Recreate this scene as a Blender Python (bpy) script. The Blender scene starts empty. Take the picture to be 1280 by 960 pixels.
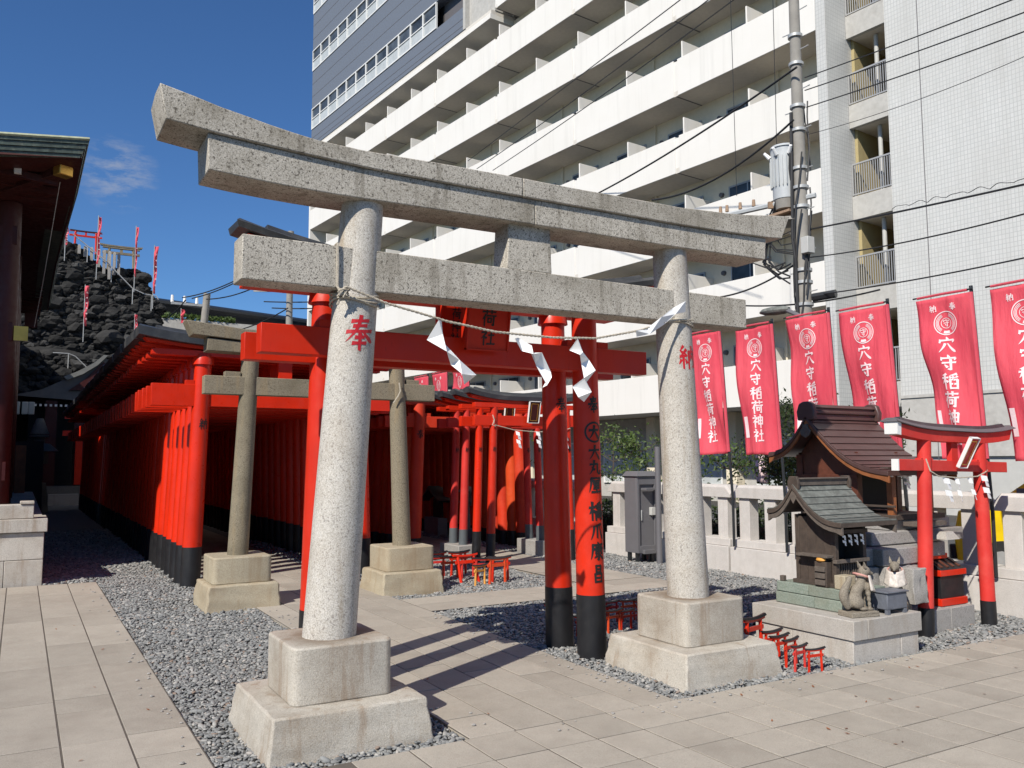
import bpy, bmesh, math, random
import numpy as np
from mathutils import Matrix, Vector
random.seed(7); rng = np.random.default_rng(7)
S = bpy.context.scene
COL = S.collection
pi = math.pi; rad = math.radians

# ------------------------------------------------------------------ camera
def camera():
    f_px, yaw, pit, rol = 1052.54, 0.527239, 0.0905328, -0.00395422
    f = Vector((math.sin(yaw)*math.cos(pit), math.cos(yaw)*math.cos(pit), math.sin(pit)))
    r = Vector((math.cos(yaw), -math.sin(yaw), 0)); u = r.cross(f)
    r2 = r*math.cos(rol) + u*math.sin(rol); u2 = -r*math.sin(rol) + u*math.cos(rol)
    c = bpy.data.cameras.new('camera'); c.sensor_width = 36; c.lens = f_px*36/1280
    c.clip_start = 0.05; c.clip_end = 2000
    o = bpy.data.objects.new('camera', c); COL.objects.link(o)
    m = Matrix((r2, u2, -f)).transposed().to_4x4(); m.translation = Vector((0, 0, 1.55))
    o.matrix_world = m; S.camera = o
camera()

# ------------------------------------------------------------------ light
SUN_AZ = Vector((-0.862, -0.507, 0)).normalized(); SUN_EL = rad(41)
sd = (SUN_AZ*math.cos(SUN_EL) + Vector((0, 0, math.sin(SUN_EL)))).normalized()
sl = bpy.data.lights.new('sun', 'SUN'); sl.energy = 5.0; sl.angle = rad(0.53); sl.color = (1.0, 0.94, 0.84)
so = bpy.data.objects.new('sun', sl); so.rotation_euler = sd.to_track_quat('Z', 'Y').to_euler(); COL.objects.link(so)
W = bpy.data.worlds.new('World'); S.world = W; W.use_nodes = True
nt = W.node_tree; nt.nodes.clear()
wo = nt.nodes.new('ShaderNodeOutputWorld'); bg = nt.nodes.new('ShaderNodeBackground'); bg.inputs[1].default_value = 0.066
sk = nt.nodes.new('ShaderNodeTexSky'); sk.sky_type = 'NISHITA'; sk.sun_disc = False
sk.sun_elevation = SUN_EL; sk.sun_rotation = math.atan2(sd.x, sd.y); sk.altitude = 300; sk.air_density = 1.0; sk.dust_density = 0.0; sk.ozone_density = 4.0
tc = nt.nodes.new('ShaderNodeTexCoord')
# a few thin wisps of cloud low in the sky
mp = nt.nodes.new('ShaderNodeMapping'); mp.inputs['Scale'].default_value = (3.2, 3.2, 9.0); mp.inputs['Location'].default_value = (0.3, 0.1, 0.55)
nz = nt.nodes.new('ShaderNodeTexNoise'); nz.inputs['Scale'].default_value = 9; nz.inputs['Detail'].default_value = 7; nz.inputs['Roughness'].default_value = .62
cr = nt.nodes.new('ShaderNodeValToRGB'); cr.color_ramp.elements[0].position = .46; cr.color_ramp.elements[1].position = .66
cr.color_ramp.elements[1].color = (.55, .55, .55, 1)
mx = nt.nodes.new('ShaderNodeMix'); mx.data_type = 'RGBA'; mx.inputs[7].default_value = (5.2, 5.6, 6.6, 1)
L = nt.links.new
L(tc.outputs['Generated'], mp.inputs[0]); L(mp.outputs[0], nz.inputs['Vector']); L(nz.outputs[0], cr.inputs[0])
dt = nt.nodes.new('ShaderNodeVectorMath'); dt.operation = 'DOT_PRODUCT'; dt.inputs[1].default_value = (0.0765, 0.9504, 0.3014)
mr = nt.nodes.new('ShaderNodeMapRange'); mr.inputs[1].default_value = .99905; mr.inputs[2].default_value = .99995
ml = nt.nodes.new('ShaderNodeMath'); ml.operation = 'MULTIPLY'
L(tc.outputs['Generated'], dt.inputs[0]); L(dt.outputs['Value'], mr.inputs[0]); L(mr.outputs[0], ml.inputs[0]); L(cr.outputs[0], ml.inputs[1]); L(ml.outputs[0], mx.inputs[0])
sm_ = nt.nodes.new('ShaderNodeMix'); sm_.data_type = 'RGBA'; sm_.blend_type = 'MULTIPLY'; sm_.inputs[0].default_value = 1; sm_.inputs[7].default_value = (.72, 1.06, 1.42, 1)
L(sk.outputs[0], sm_.inputs[6]); L(sm_.outputs[2], mx.inputs[6]); L(mx.outputs[2], bg.inputs[0]); L(bg.outputs[0], wo.inputs[0])
S.view_settings.view_transform = 'Standard'; S.view_settings.look = 'None'; S.view_settings.exposure = 0.22; S.view_settings.gamma = 1
S.cycles.max_bounces = 6; S.cycles.diffuse_bounces = 4; S.cycles.transparent_max_bounces = 8

# ------------------------------------------------------------------ materials
def newmat(name):
    m = bpy.data.materials.new(name); m.use_nodes = True; n = m.node_tree; n.nodes.clear()
    o = n.nodes.new('ShaderNodeOutputMaterial'); b = n.nodes.new('ShaderNodeBsdfPrincipled'); n.links.new(b.outputs[0], o.inputs[0])
    return m, n, b
def N(n, t, **k):
    x = n.nodes.new(t)
    for a, v in k.items():
        if a in x.inputs: x.inputs[a].default_value = v
        else: setattr(x, a, v)
    return x
def coords(n, scale=(1, 1, 1), rnd=True):
    t = N(n, 'ShaderNodeTexCoord'); m = N(n, 'ShaderNodeMapping'); m.inputs['Scale'].default_value = scale
    n.links.new(t.outputs['Object'], m.inputs[0])
    if rnd:
        oi = N(n, 'ShaderNodeObjectInfo'); mu = N(n, 'ShaderNodeMath', operation='MULTIPLY'); mu.inputs[1].default_value = 37.0
        n.links.new(oi.outputs['Random'], mu.inputs[0]); n.links.new(mu.outputs[0], m.inputs['Location'])
    return m.outputs[0]
def ramp(n, src, stops):
    r = N(n, 'ShaderNodeValToRGB'); e = r.color_ramp.elements
    while len(e) < len(stops): e.new(0.5)
    for i, (p, c) in enumerate(stops):
        e[i].position = p; e[i].color = (c, c, c, 1) if isinstance(c, (int, float)) else (*c, 1)
    n.links.new(src, r.inputs[0]); return r.outputs[0]
def mixc(n, fac, a, b, mode='MIX'):
    x = N(n, 'ShaderNodeMix'); x.data_type = 'RGBA'; x.blend_type = mode
    for s, v in ((0, fac), (6, a), (7, b)):
        if hasattr(v, 'links'): n.links.new(v, x.inputs[s])
        else: x.inputs[s].default_value = v if s == 0 else (*v, 1)
    return x.outputs[2]
def noise(n, vec, scale, detail=3, rough=.5):
    x = N(n, 'ShaderNodeTexNoise'); x.inputs['Scale'].default_value = scale; x.inputs['Detail'].default_value = detail; x.inputs['Roughness'].default_value = rough
    n.links.new(vec, x.inputs['Vector']); return x.outputs[0]
def bump(n, b, src, strength, dist=.01):
    x = N(n, 'ShaderNodeBump'); x.inputs['Strength'].default_value = strength; x.inputs['Distance'].default_value = dist
    n.links.new(src, x.inputs['Height']); n.links.new(x.outputs[0], b.inputs['Normal'])
def plain(name, col, rough=.6, metal=0, var=.12, vscale=6, bmp=.15, bscale=60, dirt=None, spec=.5, tint=0):
    m, n, b = newmat(name); v = coords(n)
    c = mixc(n, ramp(n, noise(n, v, vscale, 5, .6), [(.3, 0.0), (.7, 1.0)]), tuple(x*(1-var) for x in col), tuple(min(1, x*(1+var)) for x in col))
    if dirt:
        c = mixc(n, ramp(n, noise(n, v, dirt[1], 8, .7), [(dirt[2], 0.0), (dirt[2]+.18, dirt[3])]), c, dirt[0])
    if tint:
        oi = N(n, 'ShaderNodeObjectInfo'); c = mixc(n, ramp(n, oi.outputs['Random'], [(0, 1-tint), (1, 1+tint*.6)]), c, c, 'MIX') if False else mixc(n, 1.0, c, ramp(n, oi.outputs['Random'], [(0, 1-tint), (1, 1.0)]), 'MULTIPLY')
    n.links.new(c, b.inputs['Base Color']); b.inputs['Roughness'].default_value = rough; b.inputs['Metallic'].default_value = metal
    b.inputs['Specular IOR Level'].default_value = spec
    if bmp: bump(n, b, noise(n, v, bscale, 4, .6), bmp)
    return m
def granite(name, base, dark, light, scale=55, speck=.5, stain=(.25, .2, .14), stain_amt=.35, streak=None, tint=.12, bmp=.35, contrast=1.0):
    m, n, b = newmat(name); v = coords(n)
    n1 = noise(n, v, scale*2.2, 2, .7); n2 = noise(n, v, scale, 2, .6)
    c = mixc(n, ramp(n, n1, [(.40, 0.0), (.56, 1.0)]), tuple(x*(1-.12*contrast) for x in base), light)
    c = mixc(n, ramp(n, n2, [(.58, 0.0), (.66, speck)]), c, dark)
    n5 = noise(n, v, scale*3.1, 1, .5); c = mixc(n, ramp(n, n5, [(.60, 0.0), (.66, speck*.9)]), c, dark)
    big = noise(n, v, 1.7, 8, .66)
    c = mixc(n, ramp(n, big, [(.46, 0.0), (.72, stain_amt)]), c, stain)
    med = noise(n, v, 9, 5, .6); c = mixc(n, ramp(n, med, [(.35, .10), (.65, 0.0)]), c, (.1, .09, .08))
    if streak:
        vs = coords(n, (7, 7, .7)); ns = noise(n, vs, 1.6, 6, .6); c = mixc(n, ramp(n, ns, [(.54, 0.0), (.7, streak[1])]), c, streak[0])
    oi = N(n, 'ShaderNodeObjectInfo'); c = mixc(n, 1.0, c, ramp(n, oi.outputs['Random'], [(0, 1-tint), (1, 1.0)]), 'MULTIPLY')
    n.links.new(c, b.inputs['Base Color']); b.inputs['Roughness'].default_value = .82; b.inputs['Specular IOR Level'].default_value = .3
    bump(n, b, noise(n, v, scale*1.6, 5, .75), bmp, .006)
    return m
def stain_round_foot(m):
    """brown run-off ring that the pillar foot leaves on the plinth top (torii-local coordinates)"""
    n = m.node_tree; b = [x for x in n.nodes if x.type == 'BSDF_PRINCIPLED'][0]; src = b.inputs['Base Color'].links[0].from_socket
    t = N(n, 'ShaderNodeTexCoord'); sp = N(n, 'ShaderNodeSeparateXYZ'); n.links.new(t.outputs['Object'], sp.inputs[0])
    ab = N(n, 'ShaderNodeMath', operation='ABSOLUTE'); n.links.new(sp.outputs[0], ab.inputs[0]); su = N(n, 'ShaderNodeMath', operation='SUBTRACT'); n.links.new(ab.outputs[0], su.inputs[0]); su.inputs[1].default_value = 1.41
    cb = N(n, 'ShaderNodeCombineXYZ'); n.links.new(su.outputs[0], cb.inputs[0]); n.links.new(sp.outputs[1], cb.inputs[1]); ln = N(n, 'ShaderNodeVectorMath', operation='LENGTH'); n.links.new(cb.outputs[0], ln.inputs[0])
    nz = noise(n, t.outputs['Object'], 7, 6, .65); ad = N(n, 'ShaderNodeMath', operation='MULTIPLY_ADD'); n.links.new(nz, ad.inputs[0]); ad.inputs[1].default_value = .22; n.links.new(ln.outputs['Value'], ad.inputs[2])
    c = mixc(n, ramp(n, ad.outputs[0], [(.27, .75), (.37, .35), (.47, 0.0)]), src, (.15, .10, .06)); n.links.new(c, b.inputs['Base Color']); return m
def paint(name, col, rough=.38, wear=.25, faded=None, tint=.12):
    m, n, b = newmat(name); v = coords(n)
    c = mixc(n, ramp(n, noise(n, v, 2.2, 6, .6), [(.35, 0.0), (.7, 1.0)]), tuple(x*.86 for x in col), tuple(min(1, x*1.06) for x in col))
    if faded: c = mixc(n, ramp(n, noise(n, v, 3.3, 8, .7), [(.5, 0.0), (.75, wear)]), c, faded)
    sc = noise(n, coords(n, (14, 14, 2)), 3, 8, .75); c = mixc(n, ramp(n, sc, [(.60, 0.0), (.68, .4)]), c, tuple(x*.45 for x in col)); c = mixc(n, ramp(n, noise(n, coords(n, (3, 3, .8)), 3, 9, .72), [(.55, 0.0), (.75, .28)]), c, tuple(x*.75+.045 for x in col))
    oi = N(n, 'ShaderNodeObjectInfo'); c = mixc(n, 1.0, c, ramp(n, oi.outputs['Random'], [(0, 1-tint), (1, 1.0)]), 'MULTIPLY')
    n.links.new(c, b.inputs['Base Color'])
    n.links.new(ramp(n, noise(n, v, 12, 4, .6), [(.3, rough*.75), (.7, min(1, rough*1.35))]), b.inputs['Roughness'])
    b.inputs['Specular IOR Level'].default_value = .35
    bump(n, b, noise(n, coords(n, (9, 9, 1.2)), 8, 4, .6), .06, .01)
    return m
M = {}
M['granite'] = granite('pale_granite', (.47, .435, .375), (.17, .15, .135), (.60, .57, .52), 62, .55, (.30, .23, .15), .45, ((.27, .20, .12), .5))
M['granite_top'] = granite('weathered_granite', (.45, .415, .35), (.06, .05, .04), (.60, .555, .48), 56, .8, (.17, .145, .10), .7, ((.12, .10, .07), .55))
M['old_granite'] = granite('old_brown_granite', (.215, .18, .125), (.07, .055, .035), (.30, .26, .185), 70, .7, (.10, .085, .055), .6, ((.30, .22, .12), .5), bmp=.5)
M['base_granite'] = granite('base_granite', (.52, .48, .42), (.28, .25, .21), (.60, .56, .50), 80, .4, (.22, .15, .09), .6, ((.26, .17, .1), .55), bmp=.6)
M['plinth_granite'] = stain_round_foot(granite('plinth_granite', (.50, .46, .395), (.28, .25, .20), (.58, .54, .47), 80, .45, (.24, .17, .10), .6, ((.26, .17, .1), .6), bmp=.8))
M['old_base'] = granite('old_base_granite', (.40, .34, .245), (.26, .21, .14), (.47, .42, .31), 75, .35, (.26, .17, .09), .5, ((.25, .16, .08), .4), bmp=.6)
M['paving'] = granite('beige_paving', (.39, .352, .295), (.29, .255, .215), (.45, .41, .35), 110, .5, (.27, .235, .195), .5, None, .17, .25)
M['joint'] = plain('paving_joint', (.10, .085, .07), .95)
M['fence_stone'] = granite('white_granite', (.56, .53, .50), (.38, .355, .33), (.62, .59, .56), 110, .3, (.40, .37, .34), .25, ((.36, .33, .29), .25), .08, .2)
M['grey_stone'] = granite('grey_stone', (.33, .32, .30), (.13, .125, .12), (.42, .40, .38), 70, .5, (.2, .17, .13), .4, None, .15, .5)
M['shrine_stone'] = granite('shrine_stone', (.46, .43, .39), (.28, .255, .225), (.52, .49, .45), 70, .35, (.30, .25, .18), .45, ((.3, .23, .16), .35), .2, .5)
M['green_stone'] = granite('green_tuff', (.22, .27, .225), (.15, .185, .155), (.27, .31, .265), 40, .35, (.19, .17, .11), .5, None, .2, .5)
M['fox_stone'] = granite('fox_stone', (.215, .185, .145), (.12, .10, .075), (.28, .245, .195), 60, .5, (.14, .115, .085), .5, None, .1, .5)
M['red'] = paint('vermilion_paint', (.62, .027, .007))
M['red_b'] = paint('vermilion_paint_new', (.66, .026, .006), .32)
M['red_old'] = paint('faded_vermilion', (.60, .040, .013), .5, .5, (.72, .10, .035))
M['red_pink'] = paint('weathered_red', (.62, .036, .028), .55, .5, (.68, .11, .085))
M['orange'] = paint('orange_paint', (.68, .075, .018), .45, .5, (.72, .15, .055))
M['yellowish'] = paint('ochre_paint', (.78, .38, .08), .5)
M['black'] = paint('black_paint', (.014, .014, .016), .42, .3, (.05, .045, .042))
M['grey_foot'] = paint('grey_foot_paint', (.10, .115, .125), .6)
M['ink'] = plain('black_lettering', (.012, .01, .01), .5, bmp=0)
M['red_ink'] = plain('red_lettering', (.48, .010, .016), .5, bmp=0)
M['roof_black'] = plain('black_copper_roof', (.032, .034, .038), .45, var=.2, dirt=((.09, .09, .09), 4, .5, .5))
M['roof_grey'] = plain('grey_roof_sheet', (.16, .16, .15), .5)
M['white'] = plain('white_paper', (.86, .86, .85), .8, var=.03, bmp=.05)
M['rope'] = plain('straw_rope', (.46, .41, .33), .9, var=.3, vscale=90, bmp=.6, bscale=200)
M['wood'] = plain('weathered_wood', (.062, .045, .035), .75, var=.3, vscale=14, bmp=.4, dirt=((.06, .045, .035), 6, .5, .6))
M['wood_grey'] = plain('grey_wood', (.105, .085, .07), .8, var=.25, vscale=20, bmp=.4)
M['wood_red'] = plain('red_brown_wood', (.10, .032, .018), .5, var=.25, vscale=12, bmp=.25)
M['wood_orange'] = plain('orange_brown_wood', (.24, .085, .03), .5, var=.25, vscale=10)
M['dark'] = plain('dark_interior', (.018, .016, .015), .8)
M['copper_brown'] = plain('brown_copper', (.078, .042, .038), .42, var=.15, dirt=((.07, .045, .04), 3, .5, .5))
M['copper_green'] = plain('green_copper', (.155, .165, .15), .7, var=.35, vscale=16, dirt=((.085, .09, .08), 14, .48, .8), tint=.25)
M['gold'] = plain('gold', (.62, .36, .08), .35, .8, bmp=.3)
M['steel'] = plain('galvanised_steel', (.42, .43, .43), .5, .3)
M['pole_dark'] = plain('black_pole', (.018, .02, .022), .4)
M['cable'] = plain('black_cable', (.02, .02, .022), .6, bmp=0)
M['concrete'] = plain('concrete', (.42, .41, .385), .85, var=.1, dirt=((.30, .285, .26), 2.2, .5, .5))
M['pole_conc'] = plain('pole_concrete', (.27, .255, .23), .85, var=.15, dirt=((.16, .145, .13), 3, .5, .6))
M['asphalt'] = plain('asphalt', (.055, .055, .056), .9, bscale=200, bmp=.4)
M['soil'] = plain('dark_bedding', (.05, .047, .043), .95)
M['bed'] = plain('gravel_bed', (.12, .118, .113), .95, var=.6, vscale=45, bmp=1.0, bscale=40)
M['wall_white'] = plain('white_parapet', (.70, .69, .67), .8, var=.02, dirt=((.62, .60, .56), 1.2, .55, .35), bmp=.05)
def wallmat():
    m, n, b = newmat('white_parapet_wall'); v = coords(n, (1, 1, 1)); st = coords(n, (2.2, 2.2, .10))
    c = mixc(n, ramp(n, noise(n, v, .6, 5, .6), [(.4, 0.0), (.7, .5)]), (.71, .69, .65), (.66, .635, .585))
    c = mixc(n, ramp(n, noise(n, st, 1.5, 8, .7), [(.52, 0.0), (.72, .5)]), c, (.56, .545, .51))
    n.links.new(c, b.inputs['Base Color']); b.inputs['Roughness'].default_value = .8; return m
M['wall_white'] = wallmat()
M['wall_beige'] = plain('beige_wall', (.70, .63, .49), .85, var=.05)
M['wall_yellow'] = plain('yellow_wall', (.38, .31, .155), .85, var=.05)
M['slab'] = plain('slab_underside', (.60, .565, .51), .9, var=.06)
M['steel_grey_clad'] = plain('grey_cladding', (.135, .155, .19), .6, var=.04, bmp=.02)
M['dark_grey'] = plain('dark_grey_panel', (.11, .105, .112), .6, var=.05)
M['grey_light'] = plain('light_grey_panel', (.45, .45, .43), .6, var=.05)
M['frame_white'] = plain('white_frame', (.72, .72, .70), .5, var=.02)
M['alu'] = plain('aluminium_frame', (.38, .38, .38), .4, .3, var=.02)
M['elec'] = plain('grey_box_paint', (.125, .122, .13), .5, var=.05, bmp=.02)
M['transformer'] = plain('transformer_paint', (.42, .44, .45), .45, var=.06)
M['rust'] = plain('rusty_fitting', (.30, .20, .13), .7, var=.3, vscale=40)
M['bark'] = plain('bark', (.075, .058, .042), .9, var=.3, vscale=25, bmp=.5)
M['yellow'] = plain('yellow_car_paint', (.78, .56, .01), .3, bmp=0)
M['rubber'] = plain('rubber', (.02, .02, .02), .8)
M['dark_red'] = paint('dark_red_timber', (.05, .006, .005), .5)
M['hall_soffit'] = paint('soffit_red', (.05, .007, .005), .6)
M['roof_slate'] = plain('slate_roof', (.085, .085, .088), .6, var=.15, vscale=3)
M['roof_edge'] = plain('green_patina_edge', (.055, .075, .062), .6, var=.5, vscale=14, dirt=((.17, .19, .15), 18, .52, .8))
M['patina_light'] = plain('light_patina', (.34, .36, .24), .6, var=.3, vscale=8)
def lavamat():
    m, n, b = newmat('lava_rock'); gg = N(n, 'ShaderNodeNewGeometry'); c = ramp(n, gg.outputs['Random Per Island'], [(0, .006), (.6, .017), (.9, .03), (1, .055)]); n.links.new(c, b.inputs['Base Color']); b.inputs['Roughness'].default_value = .9
    bump(n, b, noise(n, coords(n), 9, 5, .7), .6, .05); return m
M['lava'] = lavamat()
def glassmat():
    m, n, b = newmat('window_glass'); v = coords(n)
    n.links.new(ramp(n, noise(n, v, .8, 3), [(.35, (.025, .03, .035)), (.7, (.10, .12, .14))]), b.inputs['Base Color']); b.inputs['Roughness'].default_value = .25
    b.inputs['Specular IOR Level'].default_value = .4; return m
M['glass'] = glassmat()
M['glass_frost'] = plain('frosted_glass', (.46, .49, .49), .3, var=.12, vscale=2, bmp=0)
def leafmat(name, c1, c2):
    m, n, b = newmat(name); g = N(n, 'ShaderNodeNewGeometry')
    c = ramp(n, g.outputs['Random Per Island'], [(0, c1), (1, c2)])
    n.links.new(c, b.inputs['Base Color']); b.inputs['Roughness'].default_value = .55
    t = N(n, 'ShaderNodeBsdfTranslucent'); n.links.new(c, t.inputs[0]); a = N(n, 'ShaderNodeMixShader'); a.inputs[0].default_value = .35
    n.links.new(b.outputs[0], a.inputs[1]); n.links.new(t.outputs[0], a.inputs[2]); n.links.new(a.outputs[0], n.nodes['Material Output'].inputs[0]); return m
M['leaf'] = leafmat('young_leaves', (.045, .085, .018), (.14, .20, .055))
M['leaf_dark'] = leafmat('dark_leaves', (.018, .036, .012), (.06, .09, .028))
def bannermat():
    m, n, b = newmat('banner_cloth'); v = coords(n)
    c = mixc(n, ramp(n, noise(n, v, 1.5, 4), [(.3, 0.0), (.7, 1.0)]), (.80, .095, .145), (.88, .14, .185))
    n.links.new(c, b.inputs['Base Color']); b.inputs['Roughness'].default_value = .75
    t = N(n, 'ShaderNodeBsdfTranslucent'); n.links.new(c, t.inputs[0]); tr = N(n, 'ShaderNodeBsdfTransparent'); tr.inputs[0].default_value = (1, .62, .66, 1)
    a = N(n, 'ShaderNodeMixShader'); a.inputs[0].default_value = .35
    n.links.new(b.outputs[0], a.inputs[1]); n.links.new(t.outputs[0], a.inputs[2]); a2 = N(n, 'ShaderNodeMixShader'); a2.inputs[0].default_value = .10
    n.links.new(a.outputs[0], a2.inputs[1]); n.links.new(tr.outputs[0], a2.inputs[2]); n.links.new(a2.outputs[0], n.nodes['Material Output'].inputs[0])
    bump(n, b, noise(n, coords(n, (1, 2.2, .5)), 6, 5), .8, .03)
    return m
M['banner'] = bannermat()
M['banner_ink'] = plain('banner_white_print', (.80, .62, .63), .7, bmp=0)
def tilemat():
    m, n, b = newmat('small_white_tiles'); t = N(n, 'ShaderNodeTexCoord'); mp = N(n, 'ShaderNodeMapping'); mp.inputs['Rotation'].default_value = (0, 0, 0)
    # wall-local x = out of wall, y = along, z = up; side faces use x+y
    sx = N(n, 'ShaderNodeSeparateXYZ'); n.links.new(t.outputs['Object'], sx.inputs[0]); ad = N(n, 'ShaderNodeMath', operation='ADD'); n.links.new(sx.outputs[0], ad.inputs[0]); n.links.new(sx.outputs[1], ad.inputs[1])
    cb = N(n, 'ShaderNodeCombineXYZ'); n.links.new(ad.outputs[0], cb.inputs[0]); n.links.new(sx.outputs[2], cb.inputs[1])
    br = N(n, 'ShaderNodeTexBrick'); br.offset = 0; br.inputs['Scale'].default_value = 1; br.inputs['Brick Width'].default_value = .098; br.inputs['Row Height'].default_value = .132
    br.inputs['Mortar Size'].default_value = .009; br.inputs['Color1'].default_value = (.53, .535, .515, 1); br.inputs['Color2'].default_value = (.57, .57, .55, 1); br.inputs['Mortar'].default_value = (.41, .41, .40, 1); br.inputs['Bias'].default_value = 0
    br.inputs['Mortar Smooth'].default_value = .3
    n.links.new(cb.outputs[0], br.inputs['Vector'])
    c = mixc(n, ramp(n, noise(n, t.outputs['Object'], .35, 6, .65), [(.4, 0.0), (.7, .4)]), br.outputs[0], (.45, .44, .41)); ts = coords(n, (1.2, 1.2, .06), False); c = mixc(n, ramp(n, noise(n, ts, 1.3, 7, .7), [(.5, 0.0), (.75, .35)]), c, (.40, .39, .36)); n.links.new(c, b.inputs['Base Color']); b.inputs['Roughness'].default_value = .45
    return m
M['tile'] = tilemat()
def pebblemat():
    m, n, b = newmat('pebble'); oi = N(n, 'ShaderNodeObjectInfo'); v = coords(n)
    c = ramp(n, oi.outputs['Random'], [(0, (.13, .135, .135)), (.25, (.18, .185, .183)), (.6, (.23, .235, .23)), (.85, (.29, .288, .275)), (.95, (.42, .405, .375)), (1, (.2, .13, .09))])
    c = mixc(n, ramp(n, noise(n, v, 60, 3), [(.4, 0.0), (.7, .4)]), c, (.14, .14, .14)); n.links.new(c, b.inputs['Base Color']); b.inputs['Roughness'].default_value = .7; return m
M['pebble'] = pebblemat()

# ------------------------------------------------------------------ mesh helpers
class G:
    def __init__(s): s.v = []; s.f = []; s.m = []; s.k = 0
    def add(s, vs, fs, mi=None):
        b = len(s.v); s.v += [tuple(map(float, p)) for p in vs]; s.f += [tuple(b+i for i in f) for f in fs]; s.m += [s.k if mi is None else mi]*len(fs); return s
    def box(s, x0, x1, y0, y1, z0, z1):
        return s.add([(x0, y0, z0), (x1, y0, z0), (x1, y1, z0), (x0, y1, z0), (x0, y0, z1), (x1, y0, z1), (x1, y1, z1), (x0, y1, z1)],
                     [(0, 3, 2, 1), (4, 5, 6, 7), (0, 1, 5, 4), (1, 2, 6, 5), (2, 3, 7, 6), (3, 0, 4, 7)])
    def obox(s, c, d, R=None):
        pts = [Vector((a*d[0]/2, b*d[1]/2, e*d[2]/2)) for e in (-1, 1) for a, b in ((-1, -1), (1, -1), (1, 1), (-1, 1))]
        if R is not None: pts = [R @ p for p in pts]
        return s.add([p+Vector(c) for p in pts], [(0, 3, 2, 1), (4, 5, 6, 7), (0, 1, 5, 4), (1, 2, 6, 5), (2, 3, 7, 6), (3, 0, 4, 7)])
    def loft(s, rings, cap=True):
        n = len(rings[0]); vs = [p for r in rings for p in r]; fs = []
        for i in range(len(rings)-1):
            for j in range(n): fs.append((i*n+j, i*n+(j+1) % n, (i+1)*n+(j+1) % n, (i+1)*n+j))
        if cap: fs.append(tuple(range(n-1, -1, -1))); fs.append(tuple((len(rings)-1)*n+j for j in range(n)))
        return s.add(vs, fs)
    def cyl(s, p0, p1, r0, r1=None, n=16, cap=True):
        r1 = r0 if r1 is None else r1; p0 = Vector(p0); p1 = Vector(p1); d = (p1-p0).normalized()
        a = d.orthogonal().normalized() if abs(d.z) < .99 else Vector((1, 0, 0)); b = d.cross(a).normalized(); a = b.cross(d)
        rings = [[p+a*math.cos(t)*r+b*math.sin(t)*r for t in [2*pi*i/n for i in range(n)]] for p, r in ((p0, r0), (p1, r1))]
        return s.loft(rings, cap)
    def tube(s, pts, r, n=6):
        pts = [Vector(p) for p in pts]; rings = []; a = None
        for i, p in enumerate(pts):
            d = (pts[min(i+1, len(pts)-1)]-pts[max(i-1, 0)]).normalized()
            if a is None: a = d.orthogonal().normalized()
            b = d.cross(a).normalized(); a = b.cross(d).normalized(); rr = r[i] if isinstance(r, (list, tuple)) else r
            rings.append([p+a*math.cos(t)*rr+b*math.sin(t)*rr for t in [2*pi*k/n for k in range(n)]])
        return s.loft(rings)
    def prism(s, poly, axis, a, b):
        mk = {'x': lambda p, t: (t, p[0], p[1]), 'y': lambda p, t: (p[0], t, p[1]), 'z': lambda p, t: (p[0], p[1], t)}[axis]
        n = len(poly); vs = [mk(p, a) for p in poly]+[mk(p, b) for p in poly]
        return s.add(vs, [tuple(range(n-1, -1, -1)), tuple(range(n, 2*n))]+[(i, (i+1) % n, n+(i+1) % n, n+i) for i in range(n)])
    def mesh(s, name, mats, smooth=True, fix=True):
        me = bpy.data.meshes.new(name); me.from_pydata(s.v, [], s.f)
        for m in (mats if isinstance(mats, (list, tuple)) else [mats]): me.materials.append(M[m] if isinstance(m, str) else m)
        if any(s.m): me.polygons.foreach_set('material_index', s.m)
        if fix:
            bm = bmesh.new(); bm.from_mesh(me); bmesh.ops.recalc_face_normals(bm, faces=bm.faces); bm.to_mesh(me); bm.free()
        if smooth: me.shade_smooth(); me.set_sharp_from_angle(angle=rad(32))
        me.update(); return me
def link(name, me, parent=None, loc=(0, 0, 0), rotz=0):
    o = bpy.data.objects.new(name, me); COL.objects.link(o); o.location = loc; o.rotation_euler = (0, 0, rotz)
    if parent is not None: o.parent = parent
    return o
def tag(o, label=None, cat=None, group=None, kind=None):
    for k, v in (('label', label), ('category', cat), ('group', group), ('kind', kind)):
        if v: o[k] = v
    return o
def thing(name, label, cat, loc=(0, 0, 0), rotz=0, group=None): return tag(link(name, None, None, loc, rotz), label, cat, group)
def part(name, g, mats, parent, bev=0, smooth=True, label=None, kind=None, seg=2):
    o = link(name, g.mesh(name, mats, smooth), parent)
    if bev:
        b = o.modifiers.new('b', 'BEVEL'); b.width = bev; b.segments = seg; b.limit_method = 'ANGLE'; b.angle_limit = rad(35)
    return tag(o, label, kind=kind)
def struct(name, g, mats, **k): o = part(name, g, mats, None, **k); o['kind'] = 'structure'; return o
def bx(*a): return G().box(*a)
def kids(o): return KIDS.get(o.name, [])
def copy_tree(o, parent=None):
    c = o.copy(); COL.objects.link(c)
    if parent is not None: c.parent = parent
    for ch in list(o.children): copy_tree(ch, c)
    return c
ORD = ['first', 'second', 'third', 'fourth', 'fifth', 'sixth', 'seventh', 'eighth', 'ninth', 'tenth', 'eleventh', 'twelfth', 'thirteenth', 'fourteenth', 'fifteenth', 'sixteenth', 'seventeenth', 'eighteenth', 'nineteenth']
TENS = {2: 'twenty', 3: 'thirty', 4: 'forty', 5: 'fifty', 6: 'sixty'}; TENTH = {2: 'twentieth', 3: 'thirtieth', 4: 'fortieth', 5: 'fiftieth', 6: 'sixtieth'}
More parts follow.
